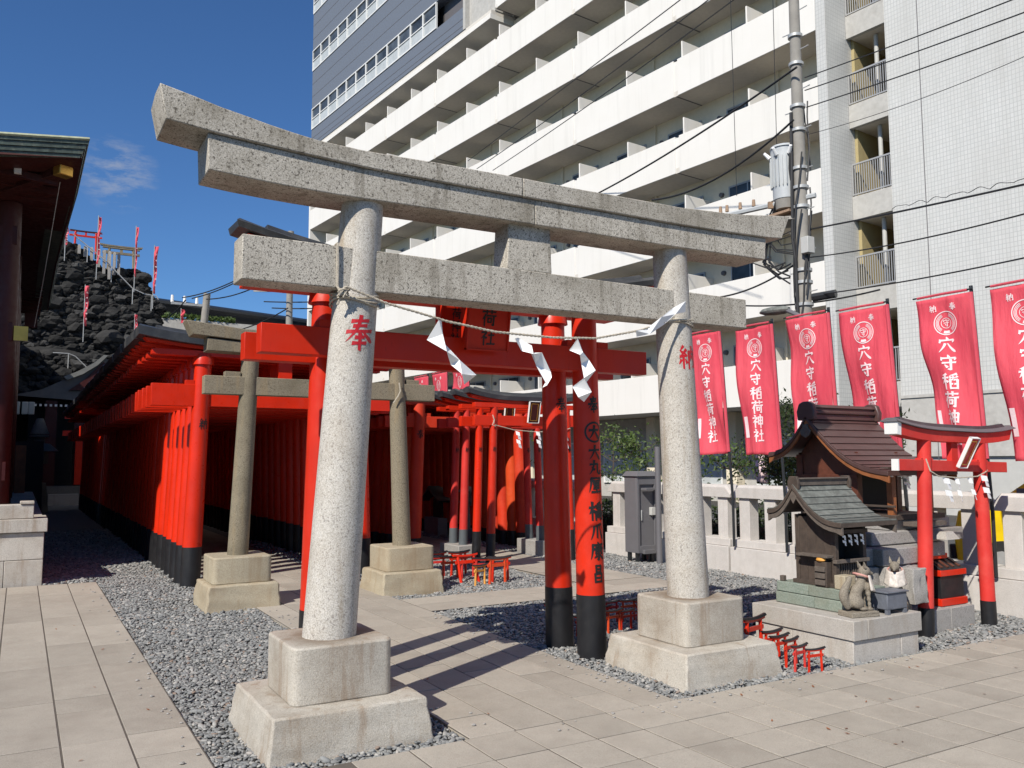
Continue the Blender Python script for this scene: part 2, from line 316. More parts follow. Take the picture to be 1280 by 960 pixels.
def nth(k):   # 1-based
    if k <= 19: return ORD[k-1]
    return TENTH[k//10] if k % 10 == 0 else TENS[k//10]+'-'+ORD[k % 10-1]
# lettering: glyph outlines as triangles in a plane, then mapped onto whatever carries them
_gl = {}
def glyph(ch, bold=.02):
    if (ch, bold) in _gl: return _gl[(ch, bold)]
    c = bpy.data.curves.new('glyph', 'FONT'); c.body = ch; c.size = 1; c.offset = bold; c.resolution_u = 3
    o = bpy.data.objects.new('glyph', c); COL.objects.link(o); dg = bpy.context.evaluated_depsgraph_get(); dg.update()
    me = bpy.data.meshes.new_from_object(o.evaluated_get(dg)); v = [tuple(p.co) for p in me.vertices]; f = [tuple(p.vertices) for p in me.polygons]
    bpy.data.objects.remove(o)
    bm = bmesh.new(); bm.from_mesh(me); bmesh.ops.remove_doubles(bm, verts=bm.verts, dist=1e-5); bmesh.ops.triangulate(bm, faces=bm.faces)
    for _ in range(3):
        le = [e for e in bm.edges if e.calc_length() > .16]
        if not le: break
        bmesh.ops.subdivide_edges(bm, edges=le, cuts=1); bmesh.ops.triangulate(bm, faces=bm.faces)
    bm.verts.ensure_lookup_table(); bm.verts.index_update(); v = [tuple(p.co) for p in bm.verts]; f = [tuple(p.index for p in q.verts) for q in bm.faces]; bm.free(); bpy.data.meshes.remove(me)
    xs = [p[0] for p in v] or [0]; ys = [p[1] for p in v] or [0]; cx = (min(xs)+max(xs))/2; cy = (min(ys)+max(ys))/2
    v = [(x-cx, y-cy) for x, y, _ in v]; _gl[(ch, bold)] = (v, f); return v, f
def letters(g, items, fn, bold=.02):
    """items: (char, u, v, width, height); fn(u, v) -> point"""
    for ch, u0, v0, w, h in items:
        v, f = glyph(ch, bold); g.add([fn(u0+x*w, v0+y*h) for x, y in v], f)
    return g
def ring2d(g, u0, v0, r0, r1, fn, a0=0, a1=2*pi, n=28):
    vs = []; 
    for i in range(n+1):
        t = a0+(a1-a0)*i/n; vs += [fn(u0+r0*math.cos(t), v0+r0*math.sin(t)), fn(u0+r1*math.cos(t), v0+r1*math.sin(t))]
    g.add(vs, [(2*i, 2*i+1, 2*i+3, 2*i+2) for i in range(n)])
def flatpart(name, g, mat, parent): return link(name, g.mesh(name, mat, False, False), parent)
# brush-written characters: strokes on a 100 grid, each with its own swelling and taper
BR = {
'奉': 'h22,80 78,84|h28,67 72,70|h8,51 92,56|p50,98 48,72 38,50 6,24|n56,56 70,40 95,25|h36,36 64,38|h28,20 72,22|v50,47 50,2',
'納': 'p30,95 22,84 14,76|d14,76 28,65|p44,82 30,66 12,52|h12,52 42,58|d34,68 43,54|v28,56 28,6|p18,42 14,32 6,22|d38,42 45,28|v56,72 56,6|h56,72 92,75|v92,75 92,12 82,17|p75,96 73,62 60,36|n74,60 80,50 86,42',
'大': 'h10,62 90,66|p50,96 49,62 36,30 10,8|n51,62 68,30 94,8',
'丸': 'p42,96 41,56 30,26 8,6|h14,68 68,72|v68,72 66,24 74,12|h74,12 92,13|v93,30 92,13|d26,50 44,34',
'屋': 'h18,90 84,92|v84,92 84,76|h20,75 84,76|p20,90 18,50 4,8|h30,62 80,64|p54,62 44,54 34,48|h34,48 72,50|d64,57 76,46|h32,32 78,34|v54,46 54,13|h20,11 94,13',
'橋': 'h4,68 38,71|v22,97 22,2|p22,66 16,48 4,34|d24,58 37,46|p82,96 66,90 48,86|h40,76 96,79|p66,88 58,72 42,60|n70,77 80,66 94,60|v58,67 58,54|h58,66 80,67|v80,67 79,54|h58,55 79,56|v44,46 44,2|h44,46 92,48|v92,48 92,6 84,10|v58,36 58,18|h58,36 78,37|v78,37 77,19|h58,20 77,21',
'爪': 'p84,95 60,88 28,83|p29,84 27,40 6,5|v50,86 50,16|n66,86 74,44 96,6',
'康': 'd50,99 55,90|h14,84 92,87|p18,84 18,44 4,6|h34,72 80,74|v80,74 78,52|h26,62 94,64|h34,51 78,53|v56,82 56,6 47,11|d32,42 43,34|p46,30 38,24 24,15|p86,44 78,38 68,34|n60,36 74,22 94,8',
'昌': 'v32,95 32,58|h32,94 70,95|v70,95 69,58|h32,76 69,77|h32,60 69,61|v24,50 24,4|h24,50 78,51|v78,51 77,4|h24,29 77,30|h24,8 77,9',
'穴': 'd48,99 53,86|v17,84 13,66|h16,80 86,82|p87,83 84,72 78,66|p42,62 34,34 8,7|n54,62 70,28 96,8',
'守': 'd48,99 53,86|v17,84 13,68|h16,80 86,82|p87,83 84,72 78,67|h18,52 88,55|v62,72 62,10 49,16|d32,40 45,25',
'稲': 'p36,95 24,89 8,86|h4,70 44,73|v24,88 24,2|p24,68 16,50 4,36|d26,60 41,46|p90,96 72,88 52,85|d52,81 58,70|d68,81 72,70|p92,82 86,76 80,70|v54,60 54,6|h54,60 68,61|h54,34 66,35|h74,60 90,61|v90,61 90,6|h76,35 90,36|h54,9 90,10',
'荷': 'h6,84 94,86|v34,98 34,74|v66,98 66,74|p28,72 20,54 4,38|v20,54 20,2|h34,62 96,64|v80,64 80,8 69,14|v42,48 42,24|h42,48 64,49|v64,49 63,25|h42,26 63,27',
'神': 'd20,97 30,86|h8,74 40,76|p40,76 28,56 4,38|v24,54 24,2|d28,52 41,42|v52,80 52,27|h52,80 90,81|v90,81 89,27|h52,55 89,56|h52,30 89,31|v70,99 70,0',
'社': 'd20,97 30,86|h8,74 40,76|p40,76 28,56 4,38|v24,54 24,2|d28,52 41,42|h54,60 90,62|v71,92 71,12|h44,10 96,12',
}
_bg = {}
def brush(ch, w=10.0):
    if (ch, w) in _bg: return _bg[(ch, w)]
    V = []; F = []; K = []
    for k, st in enumerate(BR[ch].split('|')):
        ty = st[0]; P = [Vector((float(a), float(b))) for a, b in (q.split(',') for q in st[1:].split())]
        # smooth resample
        n = 10 if len(P) > 2 else 6; out = []
        for i in range(n+1):
            t = i/n
            if len(P) == 2: q = P[0].lerp(P[1], t)+Vector((0, 0))
            elif len(P) == 3: q = P[0]*(1-t)**2+P[1]*2*t*(1-t)*1.0+P[2]*t*t if ty in 'pn' else None
            else: q = P[0]*(1-t)**3+P[1]*3*t*(1-t)**2+P[2]*3*t*t*(1-t)+P[3]*t**3 if ty in 'pn' else None
            if q is None:
                s = t*(len(P)-1); j = min(int(s), len(P)-2); q = P[j].lerp(P[j+1], s-j)
            out.append(q)
        prof = {'h': lambda t: .72+.35*(1-t)**4+.42*max(0, t-.75)*4*(1 if t < .97 else .6), 'v': lambda t: 1.0+.25*(1-t)**4-.15*t, 'p': lambda t: 1.12*(1-t)**.6+.08, 'n': lambda t: .45+1.0*t*(1 if t < .82 else (1-t)/.18*.9+.1), 'd': lambda t: .45+1.0*t*(1 if t < .85 else .75)}[ty]
        for i, q in enumerate(out):
            d = (out[min(i+1, n)]-out[max(i-1, 0)]).normalized(); nn = Vector((-d.y, d.x)); h = w*prof(i/n)/2; e = d*(-.2*w if i == 0 else (.15*w if i == n else 0)) if ty in 'hvd' else Vector((0, 0))
            sk = d*(w*.12) if i in (0, n) and ty in 'hv' else Vector((0, 0))
            V += [((q+nn*h+e+sk).x/100-.5, (q+nn*h+e+sk).y/100-.5), ((q-nn*h+e-sk).x/100-.5, (q-nn*h+e-sk).y/100-.5)]; K += [k, k]
        b = len(V)-2*(n+1); F += [(b+2*i, b+2*i+1, b+2*i+3, b+2*i+2) for i in range(n)]
    _bg[(ch, w)] = (V, F, K); return _bg[(ch, w)]
def letters(g, items, fn, bold=.02):
    for ch, u0, v0, w, h in items:
        if ch in BR:
            v, f, K = brush(ch, 9.0+bold*110); pts = []
            for (x, y), k in zip(v, K):
                p = Vector(fn(u0+x*w*.95, v0+y*h*.95)); a = Vector(fn(u0+x*w*.95+.003, v0+y*h*.95))-p; b = Vector(fn(u0+x*w*.95, v0+y*h*.95+.003))-p; nn = a.cross(b).normalized()
                if nn.dot(Vector((-.6, -.8, 0))) < 0: nn = -nn
                pts.append(p+nn*(.00012*k))
            g.add(pts, f)
        else:
            v, f = glyph(ch, bold); g.add([fn(u0+x*w, v0+y*h) for x, y in v], f)
    return g
# ------------------------------------------------------------------ ground
g = G(); g.add([(-300, -60, -.06), (400, -60, -.06), (400, 500, -.06), (-300, 500, -.06)], [(0, 1, 2, 3)]); struct('ground', g, 'soil', smooth=False)
g = G()
for x0, x1, y0, y1 in ((.90, 2.26, 4.30, 46), (3.72, 8.72, 4.30, 8.16), (3.72, 6.06, 8.9, 40), (7.25, 8.72, 8.9, 40), (.25, .95, 12.36, 46), (4.3, 8.6, 30, 46)):
    g.add([(x0, y0, -.045), (x1, y0, -.045), (x1, y1, -.045), (x0, y1, -.045)], [(0, 1, 2, 3)])
# rectangles overlap only edge to edge in depth: nudge the last ones lower
for i in range(16, 24): g.v[i] = (g.v[i][0], g.v[i][1], -.049)
struct('gravel_bed', g, 'bed', smooth=False)
g = G(); g.add([(9.0, -40, -.02), (21.5, -40, -.02), (17, 120, -.02), (4, 120, -.02)], [(0, 1, 2, 3)]); struct('road', g, 'asphalt', smooth=False)

def slab_mesh(w, l, h=.05, c=.0018):
    g = G(); w2, l2 = w/2, l/2
    rings = [[(-w2, -l2, -h), (w2, -l2, -h), (w2, l2, -h), (-w2, l2, -h)], [(-w2, -l2, -c), (w2, -l2, -c), (w2, l2, -c), (-w2, l2, -c)],
             [(-w2+c, -l2+c, 0), (w2-c, -l2+c, 0), (w2-c, l2-c, 0), (-w2+c, l2-c, 0)]]
    g.loft(rings); return g.mesh('paving_slab', 'paving', False)
_sm = {}
def slab(parent, x0, x1, y0, y1, z=0.0):
    w, l = round(x1-x0-.0105, 4), round(y1-y0-.0105, 4)
    if (w, l) not in _sm: _sm[(w, l)] = slab_mesh(w, l)
    o = link('paving_slab', _sm[(w, l)], parent, ((x0+x1)/2, (y0+y1)/2, z+random.uniform(-.0018, .0012)))
    o.rotation_euler = (random.uniform(-.002, .002), random.uniform(-.0015, .0015), 0)
def pav(name, rects):
    g = G()
    for i, (x0, x1, y0, y1) in enumerate(rects): g.add([(x0, y0, -.0045-.001*i), (x1, y0, -.0045-.001*i), (x1, y1, -.0045-.001*i), (x0, y1, -.0045-.001*i)], [(0, 1, 2, 3)])
    return struct(name, g, 'joint', smooth=False)
P1 = pav('side_pavement', [(-3.2, .925, 3.0, 12.38)])
for k in range(8):
    x1 = .923-.333*k; x0 = x1-.333; y = 12.36+(0, -.35, -.62)[k % 3]*0; ph = (.0, .55, .28, .8)[k % 4]
    ys = [12.36]; yy = 12.36-(.35+ph*.6)
    while yy > 3.4: ys.append(yy); yy -= 1.05
    if k == 1: ys = [12.36, 11.4, 10.44, 9.76, 9.2, 8.3, 7.42, 6.40, 6.05, 5.34, 4.4, 3.5]
    if k == 0: ys = [12.36, 11.2, 10.1, 9.07, 8.1, 7.3, 6.447, 5.0+.4, 4.96, 4.1, 3.2]
    if k == 2: ys = [12.36, 11.7, 10.6, 9.6, 8.55, 7.46, 6.374, 5.378, 4.4, 3.4]
    for a, b in zip(ys, ys[1:]): slab(P1, x0, x1, b, a)
P2 = pav('approach_path', [(2.24, 3.748, 4.335, 34)])
xs = [2.242, 2.545, 2.875, 3.19, 3.468, 3.746]
for i in range(5):
    y = 4.337; stag = (.37, .99, .68, .39, .87)[i]; ys = [y]; y += stag
    while y < 25: ys.append(y); y += .66
    ys.append(25.2)
    for a, b in zip(ys, ys[1:]): slab(P2, xs[i], xs[i+1], a, b)
P3 = pav('front_pavement', [(.3, 9.5, -6, 4.335)])
n = 0
for j in range(8):
    y1 = 4.335-.367*j; y0 = y1-.367; off = 0
    x = .56+off
    while x < 8.6:
        if n > 230: break
        if x+.33 > 1.2*(y0-1.0)-2.0: slab(P3, x, x+.328, y0, y1); n += 1
        x += .328
P4 = pav('cross_path', [(3.75, 7.30, 8.13, 8.97)])
for j, (a, b) in enumerate(((8.135, 8.55), (8.55, 8.965))):
    x = 3.752; first = (.55, .9)[j]; xx = [x, x+first]
    while xx[-1]+.9 < 7.25: xx.append(xx[-1]+.9)
    xx.append(7.29)
    for p, q in zip(xx, xx[1:]): slab(P4, p, q, a, b)
P5 = pav('shrine_path', [(6.22, 7.30, 8.98, 34)])
for i in range(3):
    x0 = 6.225+.357*i; y = 8.985; ys = [y, y+(.4, .7, .55)[i]]
    while ys[-1] < 20: ys.append(ys[-1]+.7)
    for a, b in zip(ys, ys[1:]): slab(P5, x0, x0+.357, a, b)

# pebbles: one scattered heap, instanced stones
def pebbles(name, rects, dens, size, layers, zb=-.044):
    pts = []; sc = []
    for x0, x1, y0, y1 in rects:
        n = int((x1-x0)*(y1-y0)*dens)
        nx = max(1, int(math.sqrt(n*(x1-x0)/(y1-y0)))); ny = max(1, n//nx)
        gx, gy = np.meshgrid((np.arange(nx)+.5)/nx, (np.arange(ny)+.5)/ny)
        X = x0+(gx.ravel()+rng.uniform(-.75, .75, nx*ny)/nx)*(x1-x0); Y = y0+(gy.ravel()+rng.uniform(-.75, .75, nx*ny)/ny)*(y1-y0)
        X = np.clip(X, x0+.012, x1-.014); Y = np.clip(Y, y0+.014, y1-.014)
        mound = .006*np.sin(X*5.1+Y*2.3)+.005*np.sin(Y*6.7-X*3.1)
        Z = zb+size*.6+rng.uniform(0, layers, nx*ny)+mound
        pts.append(np.stack([X, Y, Z], 1)); sc.append(size*rng.lognormal(0, .26, nx*ny))
    pts = np.concatenate(pts); sc = np.concatenate(sc)
    me = bpy.data.meshes.new(name); me.vertices.add(len(pts)); me.vertices.foreach_set('co', pts.astype(np.float32).ravel())
    at = me.attributes.new('ps', 'FLOAT', 'POINT'); at.data.foreach_set('value', sc.astype(np.float32)); me.materials.append(M['pebble'])
    o = link(name, me); o['kind'] = 'stuff'
    t = bpy.data.node_groups.new(name, 'GeometryNodeTree')
    t.interface.new_socket('Geometry', in_out='INPUT', socket_type='NodeSocketGeometry'); t.interface.new_socket('Geometry', in_out='OUTPUT', socket_type='NodeSocketGeometry')
    A = t.nodes.new; K = t.links.new
    gi = A('NodeGroupInput'); go = A('NodeGroupOutput'); iop = A('GeometryNodeInstanceOnPoints'); ico = A('GeometryNodeMeshIcoSphere'); ico.inputs['Subdivisions'].default_value = 2; ico.inputs['Radius'].default_value = 1
    sp = A('GeometryNodeSetPosition'); nz = A('ShaderNodeTexNoise'); nz.inputs['Scale'].default_value = 1.1; vm = A('ShaderNodeVectorMath'); vm.operation = 'SUBTRACT'; vm.inputs[1].default_value = (.5, .5, .5)
    vs = A('ShaderNodeVectorMath'); vs.operation = 'SCALE'; vs.inputs['Scale'].default_value = .75
    K(nz.outputs['Color'], vm.inputs[0]); K(vm.outputs[0], vs.inputs[0]); K(vs.outputs[0], sp.inputs['Offset']); K(ico.outputs[0], sp.inputs['Geometry'])
    ss = A('GeometryNodeSetShadeSmooth'); K(sp.outputs[0], ss.inputs[0]); sm = A('GeometryNodeSetMaterial'); sm.inputs['Material'].default_value = M['pebble']; K(ss.outputs[0], sm.inputs[0])
    K(gi.outputs[0], iop.inputs['Points']); K(sm.outputs[0], iop.inputs['Instance'])
    rr = A('FunctionNodeRandomValue'); rr.data_type = 'FLOAT_VECTOR'; rr.inputs[0].default_value = (-.45, -.45, 0); rr.inputs[1].default_value = (.45, .45, 6.28)
    K(rr.outputs[0], iop.inputs['Rotation'])
    rs = A('FunctionNodeRandomValue'); rs.data_type = 'FLOAT_VECTOR'; rs.inputs[0].default_value = (.9, .62, .38); rs.inputs[1].default_value = (1.45, .95, .72); rs.inputs['Seed'].default_value = 5
    na = A('GeometryNodeInputNamedAttribute'); na.data_type = 'FLOAT'; na.inputs[0].default_value = 'ps'
    mu = A('ShaderNodeVectorMath'); mu.operation = 'SCALE'; K(rs.outputs[0], mu.inputs[0]); K(na.outputs[0], mu.inputs['Scale']); K(mu.outputs[0], iop.inputs['Scale'])
    K(iop.outputs[0], go.inputs[0])
    md = o.modifiers.new('scatter', 'NODES'); md.node_group = t
    return o
pebbles('gravel', [(.925, 2.24, 4.32, 9.0), (3.75, 5.6, 4.34, 6.6)], 2900, .0125, .026)
pebbles('gravel', [(.925, 2.24, 9.0, 13.5), (3.75, 5.6, 6.6, 8.13), (5.6, 8.7, 4.34, 8.13), (3.75, 6.2, 8.98, 13), (7.3, 8.7, 8.13, 14)], 1900, .0145, .028)
pebbles('gravel', [(.3, .92, 12.38, 22), (.92, 2.2, 13.5, 22), (3.75, 6.2, 13, 17), (7.3, 8.7, 14, 20)], 900, .020, .03)

# a few stray stones kicked onto the paving, and dry leaves
_p = []
g = G()
for _ in range(150):
    side = random.choice(((.90, -1, 4.4, 12), (2.26, 1, 4.4, 9), (3.73, -1, 4.4, 8))); x = side[0]+side[1]*abs(random.gauss(0, .09)); y = random.uniform(side[2], side[3]); s = random.uniform(.005, .012)
    a = random.uniform(0, 6.28); g.loft([[(x+math.cos(t)*s*r*1.3, y+math.sin(t)*s*r, z*s+.001) for t in [a+2*pi*k/7 for k in range(7)]] for r, z in ((.6, 0), (1, .35), (.85, .8), (.3, 1.05))])
for _ in range(60):
    x = random.uniform(2.6, 7.5); y = 4.31-abs(random.gauss(0, .09)); s = random.uniform(.005, .011); a = random.uniform(0, 6.28); g.loft([[(x+math.cos(t)*s*r*1.3, y+math.sin(t)*s*r, z*s+.001) for t in [a+2*pi*k/7 for k in range(7)]] for r, z in ((.6, 0), (1, .35), (.85, .8), (.3, 1.05))])
o = part('stray_pebbles', g, 'grey_stone', None); o['kind'] = 'stuff'
g = G()
for _ in range(70):
    x = random.uniform(-.1, 7.5); y = random.uniform(2.9, 12) if x < 3.7 else random.uniform(2.9, 4.3); s = random.uniform(.010, .022); a = random.uniform(0, 6.28); c, q = math.cos(a)*s, math.sin(a)*s
    g.add([(x-c, y-q, .003), (x+q*.4, y-c*.4, .006), (x+c, y+q, .010), (x-q*.4, y+c*.4, .005)], [(0, 1, 2, 3)])
o = link('dry_leaves', g.mesh('dry_leaves', 'wood_orange', False, False)); o['kind'] = 'stuff'

# ------------------------------------------------------------------ big granite torii
def interp(t, pts):
    for (a, za), (b, zb) in zip(pts, pts[1:]):
        if t <= b: k = (t-a)/(b-a); k = max(0, k); return za+(zb-za)*k
    return pts[-1][1]
def smoothcurve(pts, n):
    xs = np.linspace(pts[0][0], pts[-1][0], n); ys = np.interp(xs, [p[0] for p in pts], [p[1] for p in pts])
    for _ in range(2): ys[1:-1] = .25*ys[:-2]+.5*ys[1:-1]+.25*ys[2:]
    return list(zip(xs, ys))
T = thing('granite_torii', 'large pale granite torii gate with red carved characters on its pillars', 'torii gate', (3.03, 4.96, 0))
ox, oy = 3.03, 4.96
top = [(.571, 3.622), (.82, 3.559), (1.18, 3.494), (1.465, 3.457), (1.82, 3.449), (2.3, 3.462), (2.9, 3.466), (3.5, 3.468), (4.27, 3.474), (4.86, 3.507), (5.2, 3.545), (5.486, 3.600)]
joint = [(.606, 3.413), (.85, 3.386), (1.276, 3.361), (1.81, 3.338), (2.31, 3.334), (3.5, 3.334), (4.19, 3.334), (4.68, 3.341), (5.21, 3.357), (5.40, 3.372)]
bot = [(.834, 3.178), (1.05, 3.162), (1.28, 3.152), (1.6, 3.148), (2.3, 3.157), (3.0, 3.160), (4.26, 3.163), (5.19, 3.176)]
def lint(xa, xb, n, low, high, y0, y1, pitch=0, slant=(0, 0), wob=0):
    g = G(); rings = []
    for i in range(n+1):
        x = xa+(xb-xa)*i/n; zl = np.interp(x, *zip(*low)); zh = np.interp(x, *zip(*high))
        e0 = slant[0] if i == 0 else 0; e1 = slant[1] if i == n else 0; dx = e0+e1
        w = [random.uniform(-wob, wob) for _ in range(4)]
        rings.append([(x-ox, y0-oy, zl), (x-ox, y1-oy, zl), (x-ox+dx, y1-oy+w[0], zh-pitch+w[1]), (x-ox+dx, (y0+y1)/2-oy, zh+pitch*.4), (x-ox+dx, y0-oy+w[2], zh-pitch*.3+w[3])])
    g.loft(rings); return g
part('top_lintel', lint(.608, 2.873, 16, joint, top, 4.775, 5.15, .02, (-.037, 0), .0015), 'granite_top', T, .006)
part('top_lintel', lint(2.877, 5.37, 16, joint, top, 4.775, 5.15, .02, (0, .10), .0015), 'granite_top', T, .006)
part('lower_lintel', lint(.842, 2.983, 12, bot, [(a, b-.002) for a, b in joint], 4.80, 5.125, 0, (-.01, 0)), 'granite_top', T, .006)
part('lower_lintel', lint(2.987, 5.195, 12, bot, [(a, b-.002) for a, b in joint], 4.80, 5.125, 0, (0, .015)), 'granite_top', T, .006)
part('tie_beam', lint(1.045, 5.013, 10, [(.9, 2.588), (3.0, 2.592), (5.1, 2.603)], [(.9, 2.850), (3.0, 2.846), (5.1, 2.836)], 4.85, 5.07), 'granite_top', T, .006)
g = G(); g.loft([[(2.797-ox, 4.862-oy, 2.847), (3.157-ox, 4.862-oy, 2.847), (3.157-ox, 5.06-oy, 2.847), (2.797-ox, 5.06-oy, 2.847)], [(2.812-ox, 4.862-oy, 3.165), (3.145-ox, 4.862-oy, 3.165), (3.145-ox, 5.06-oy, 3.165), (2.812-ox, 5.06-oy, 3.165)]])
part('strut', g, 'granite_top', T, .006)
def colpos(z, b, t, z0, z1): k = (z-z0)/(z1-z0); return b+(t-b)*k
for (xb, xt, ch, zc, sz) in ((1.627, 1.802, '奉', 2.325, .205), (4.43, 4.315, '納', 2.325, .18)):
    g = G(); rings = []; z0, z1 = .515, 3.175
    for i in range(25):
        z = z0+(z1-z0)*i/24; xc = colpos(z, xb, xt, z0, z1)-ox; r = .158-.028*(i/24)
        rings.append([(xc+math.cos(a)*r, math.sin(a)*r, z) for a in [2*pi*k/40 for k in range(40)]])
    g.loft(rings); c = part('pillar', g, 'granite', T)
    def onc(u, v, xb=xb, xt=xt, zc=zc):
        z = zc+v; r = .158-.028*((z-z0)/(z1-z0))+.0015; a = u/r; return (colpos(z, xb, xt, z0, z1)-ox+r*math.sin(a), -r*math.cos(a), z)
    flatpart('lettering', letters(G(), [(ch, 0, 0, sz, sz*1.15)], onc, .018), 'red_ink', c)
def notched(x0, x1, y0, y1, z0, z1, nt, tap=0):
    def ring(z, t):
        a, b, c, d = x0+t, x1-t, y0+t, y1-t; n = nt
        return [(a+n, c, z), (b-n, c, z), (b-n*.45, c+n*.18, z), (b-n*.18, c+n*.45, z), (b, c+n, z), (b, d-n, z), (b-n*.18, d-n*.45, z), (b-n*.45, d-n*.18, z), (b-n, d, z), (a+n, d, z), (a+n*.45, d-n*.18, z), (a+n*.18, d-n*.45, z), (a, d-n, z), (a, c+n, z), (a+n*.18, c+n*.45, z), (a+n*.45, c+n*.18, z)]
    return G().loft([ring(z0, 0), ring(z1, tap)])
def rough_block(x0, x1, y0, y1, z0, z1, tap, n=7, amp=.008):
    """a hewn block: faces subdivided and slightly uneven"""
    bm = bmesh.new(); bmesh.ops.create_cube(bm, size=1); bmesh.ops.subdivide_edges(bm, edges=bm.edges, cuts=n, use_grid_fill=True)
    for v in bm.verts:
        t = v.co.z+.5; s = 1-tap*t*2/(x1-x0); x = (x0+x1)/2+v.co.x*(x1-x0)*s; y = (y0+y1)/2+v.co.y*(y1-y0)*s
        v.co = Vector((x+random.uniform(-amp, amp), y+random.uniform(-amp, amp), z0+t*(z1-z0)+random.uniform(-amp, amp)*.5))
    me = bpy.data.meshes.new('block'); bm.to_mesh(me); bm.free()
    g = G(); g.v = [tuple(v.co) for v in me.vertices]; g.f = [tuple(p.vertices) for p in me.polygons]; g.m = [0]*len(g.f); bpy.data.meshes.remove(me); return g
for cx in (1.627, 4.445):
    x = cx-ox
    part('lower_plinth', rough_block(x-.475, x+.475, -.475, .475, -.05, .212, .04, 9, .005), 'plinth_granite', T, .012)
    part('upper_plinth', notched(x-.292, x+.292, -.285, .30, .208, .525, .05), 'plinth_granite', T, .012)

# rope and paper streamers on the big torii
rp = [(1.60, 4.795, 2.56), (1.64, 4.77, 2.585), (1.873, 4.76, 2.51), (2.084, 4.76, 2.47), (2.304, 4.76, 2.427), (2.652, 4.76, 2.386), (3.087, 4.76, 2.38), (3.454, 4.76, 2.40), (3.848, 4.77, 2.486), (4.1, 4.78, 2.57), (4.25, 4.80, 2.60), (4.42, 4.82, 2.62)]
def twisted(pts, r, pitch=.03, n=8):
    P = [Vector(p) for p in pts]; out = []
    for a, b in zip(P, P[1:]):
        k = max(2, int((b-a).length/.012)); out += [a+(b-a)*i/k for i in range(k)]
    out.append(P[-1]); g = G()
    for ph in (0, pi):
        s = 0; q = []
        for i, p in enumerate(out):
            if i: s += (p-out[i-1]).length
            d = (out[min(i+1, len(out)-1)]-out[max(0, i-1)]).normalized(); a = d.orthogonal().normalized(); b = d.cross(a); t = s/pitch*2*pi*.5+ph
            q.append(p+(a*math.cos(t)+b*math.sin(t))*r*.5)
        g.tube(q, r*.62, 5)
    return g
R = thing('straw_rope', 'twisted straw rope strung between the two granite torii pillars', 'rope')
part('strand', twisted(rp, .0085), 'rope', R)
g = G()
for cx, z0, r in ((1.755, 2.555, .148), (1.757, 2.535, .15), (1.755, 2.52, .148)):
    g.tube([(cx+math.cos(a)*r, 4.96+math.sin(a)*r, z0+.02*math.sin(a*2+z0*50)) for a in [2*pi*k/24 for k in range(25)]], .007, 5)
part('knot', g, 'rope', R); g = G()
for cx, z0, r in ((4.345, 2.60, .146), (4.347, 2.585, .147)):
    g.tube([(cx+math.cos(a)*r, 4.96+math.sin(a)*r, z0+.015*math.sin(a*2)) for a in [2*pi*k/24 for k in range(25)]], .006, 5)
part('knot', g, 'rope', R); g = G()
g.tube([(1.602, 4.835, 2.86), (1.600, 4.832, 2.75), (1.603, 4.835, 2.6), (1.62, 4.80, 2.54), (1.60, 4.82, 2.48)], .008, 5)
g.tube([(1.602, 4.835, 2.86), (1.62, 4.96, 2.87), (1.61, 5.08, 2.86), (1.61, 5.09, 2.6)], .008, 5)
for k in range(16):
    a = random.uniform(0, 6.28); p = Vector((1.618, 4.80, 2.55)); q = [p+Vector((random.uniform(-.03, .05), random.uniform(-.02, .01), random.uniform(-.03, .03))) for _ in range(4)]; g.tube(q, .006, 4)
part('knot', g, 'rope', R)
def streamer(name, LR, yb, amp=.035):
    """folded paper: flat panels hinged along slanting creases"""
    A, B = LR; g = G(); vs = []
    for i, (a, b) in enumerate(zip(A, B)):
        s = 1 if i % 2 else -1; vs += [(a[0], yb+s*amp, a[1]), (b[0], yb-s*amp*.6+.01, b[1])]
    k = len(vs); vs += [(x, y+.0022, z) for x, y, z in vs]; m = len(A)-1; fs = []
    for i in range(m): fs += [(2*i, 2*i+1, 2*i+3, 2*i+2), (k+2*i+2, k+2*i+3, k+2*i+1, k+2*i), (2*i, 2*i+2, k+2*i+2, k+2*i), (2*i+1, k+2*i+1, k+2*i+3, 2*i+3)]
    g.add(vs, fs); return link(name, g.mesh(name, 'white', False))
st = {'s1' : [[(2.217, 2.422), (2.168, 2.303), (2.273, 2.229), (2.335, 2.156), (2.38, 2.093), (2.431, 2.034)], [(2.267, 2.431), (2.256, 2.339), (2.295, 2.281), (2.374, 2.184), (2.517, 2.099), (2.465, 2.092)]] ,
's2' : [[(2.767, 2.344), (2.859, 2.276), (2.908, 2.252), (2.971, 2.186), (3.014, 2.048), (3.02, 2.037)], [(2.828, 2.364), (2.909, 2.311), (2.927, 2.269), (2.99, 2.268), (3.085, 2.148), (3.065, 2.104)]] ,
's3' : [[(3.264, 2.379), (3.243, 2.305), (3.282, 2.269), (3.342, 2.217), (3.314, 2.11), (3.266, 2.053), (3.265, 1.976)], [(3.317, 2.382), (3.323, 2.293), (3.403, 2.248), (3.429, 2.171), (3.381, 2.091), (3.393, 2.019), (3.358, 1.952)]] ,
's4' : [[(4.28, 2.74), (4.176, 2.682), (4.043, 2.599), (3.921, 2.506), (3.802, 2.48)], [(4.302, 2.663), (4.191, 2.635), (4.088, 2.549), (3.942, 2.467), (3.831, 2.441)]] ,
}
lab = {'s1': 'white zigzag paper streamer on the rope, blown below the red plaques', 's2': 'white paper streamer on the rope between plaque and red pillars, greyish folds',
       's3': 'white zigzag paper streamer hanging before the lettered red pillar', 's4': 'white paper streamer wrapped flat against the granite pillar by the wind'}
for k, p in st.items():
    o = streamer('paper_streamer', p, 4.745 if k != 's4' else 4.76, .035 if k != 's4' else .012); tag(o, lab[k], 'paper streamer', 'paper streamers on the rope of the granite torii')
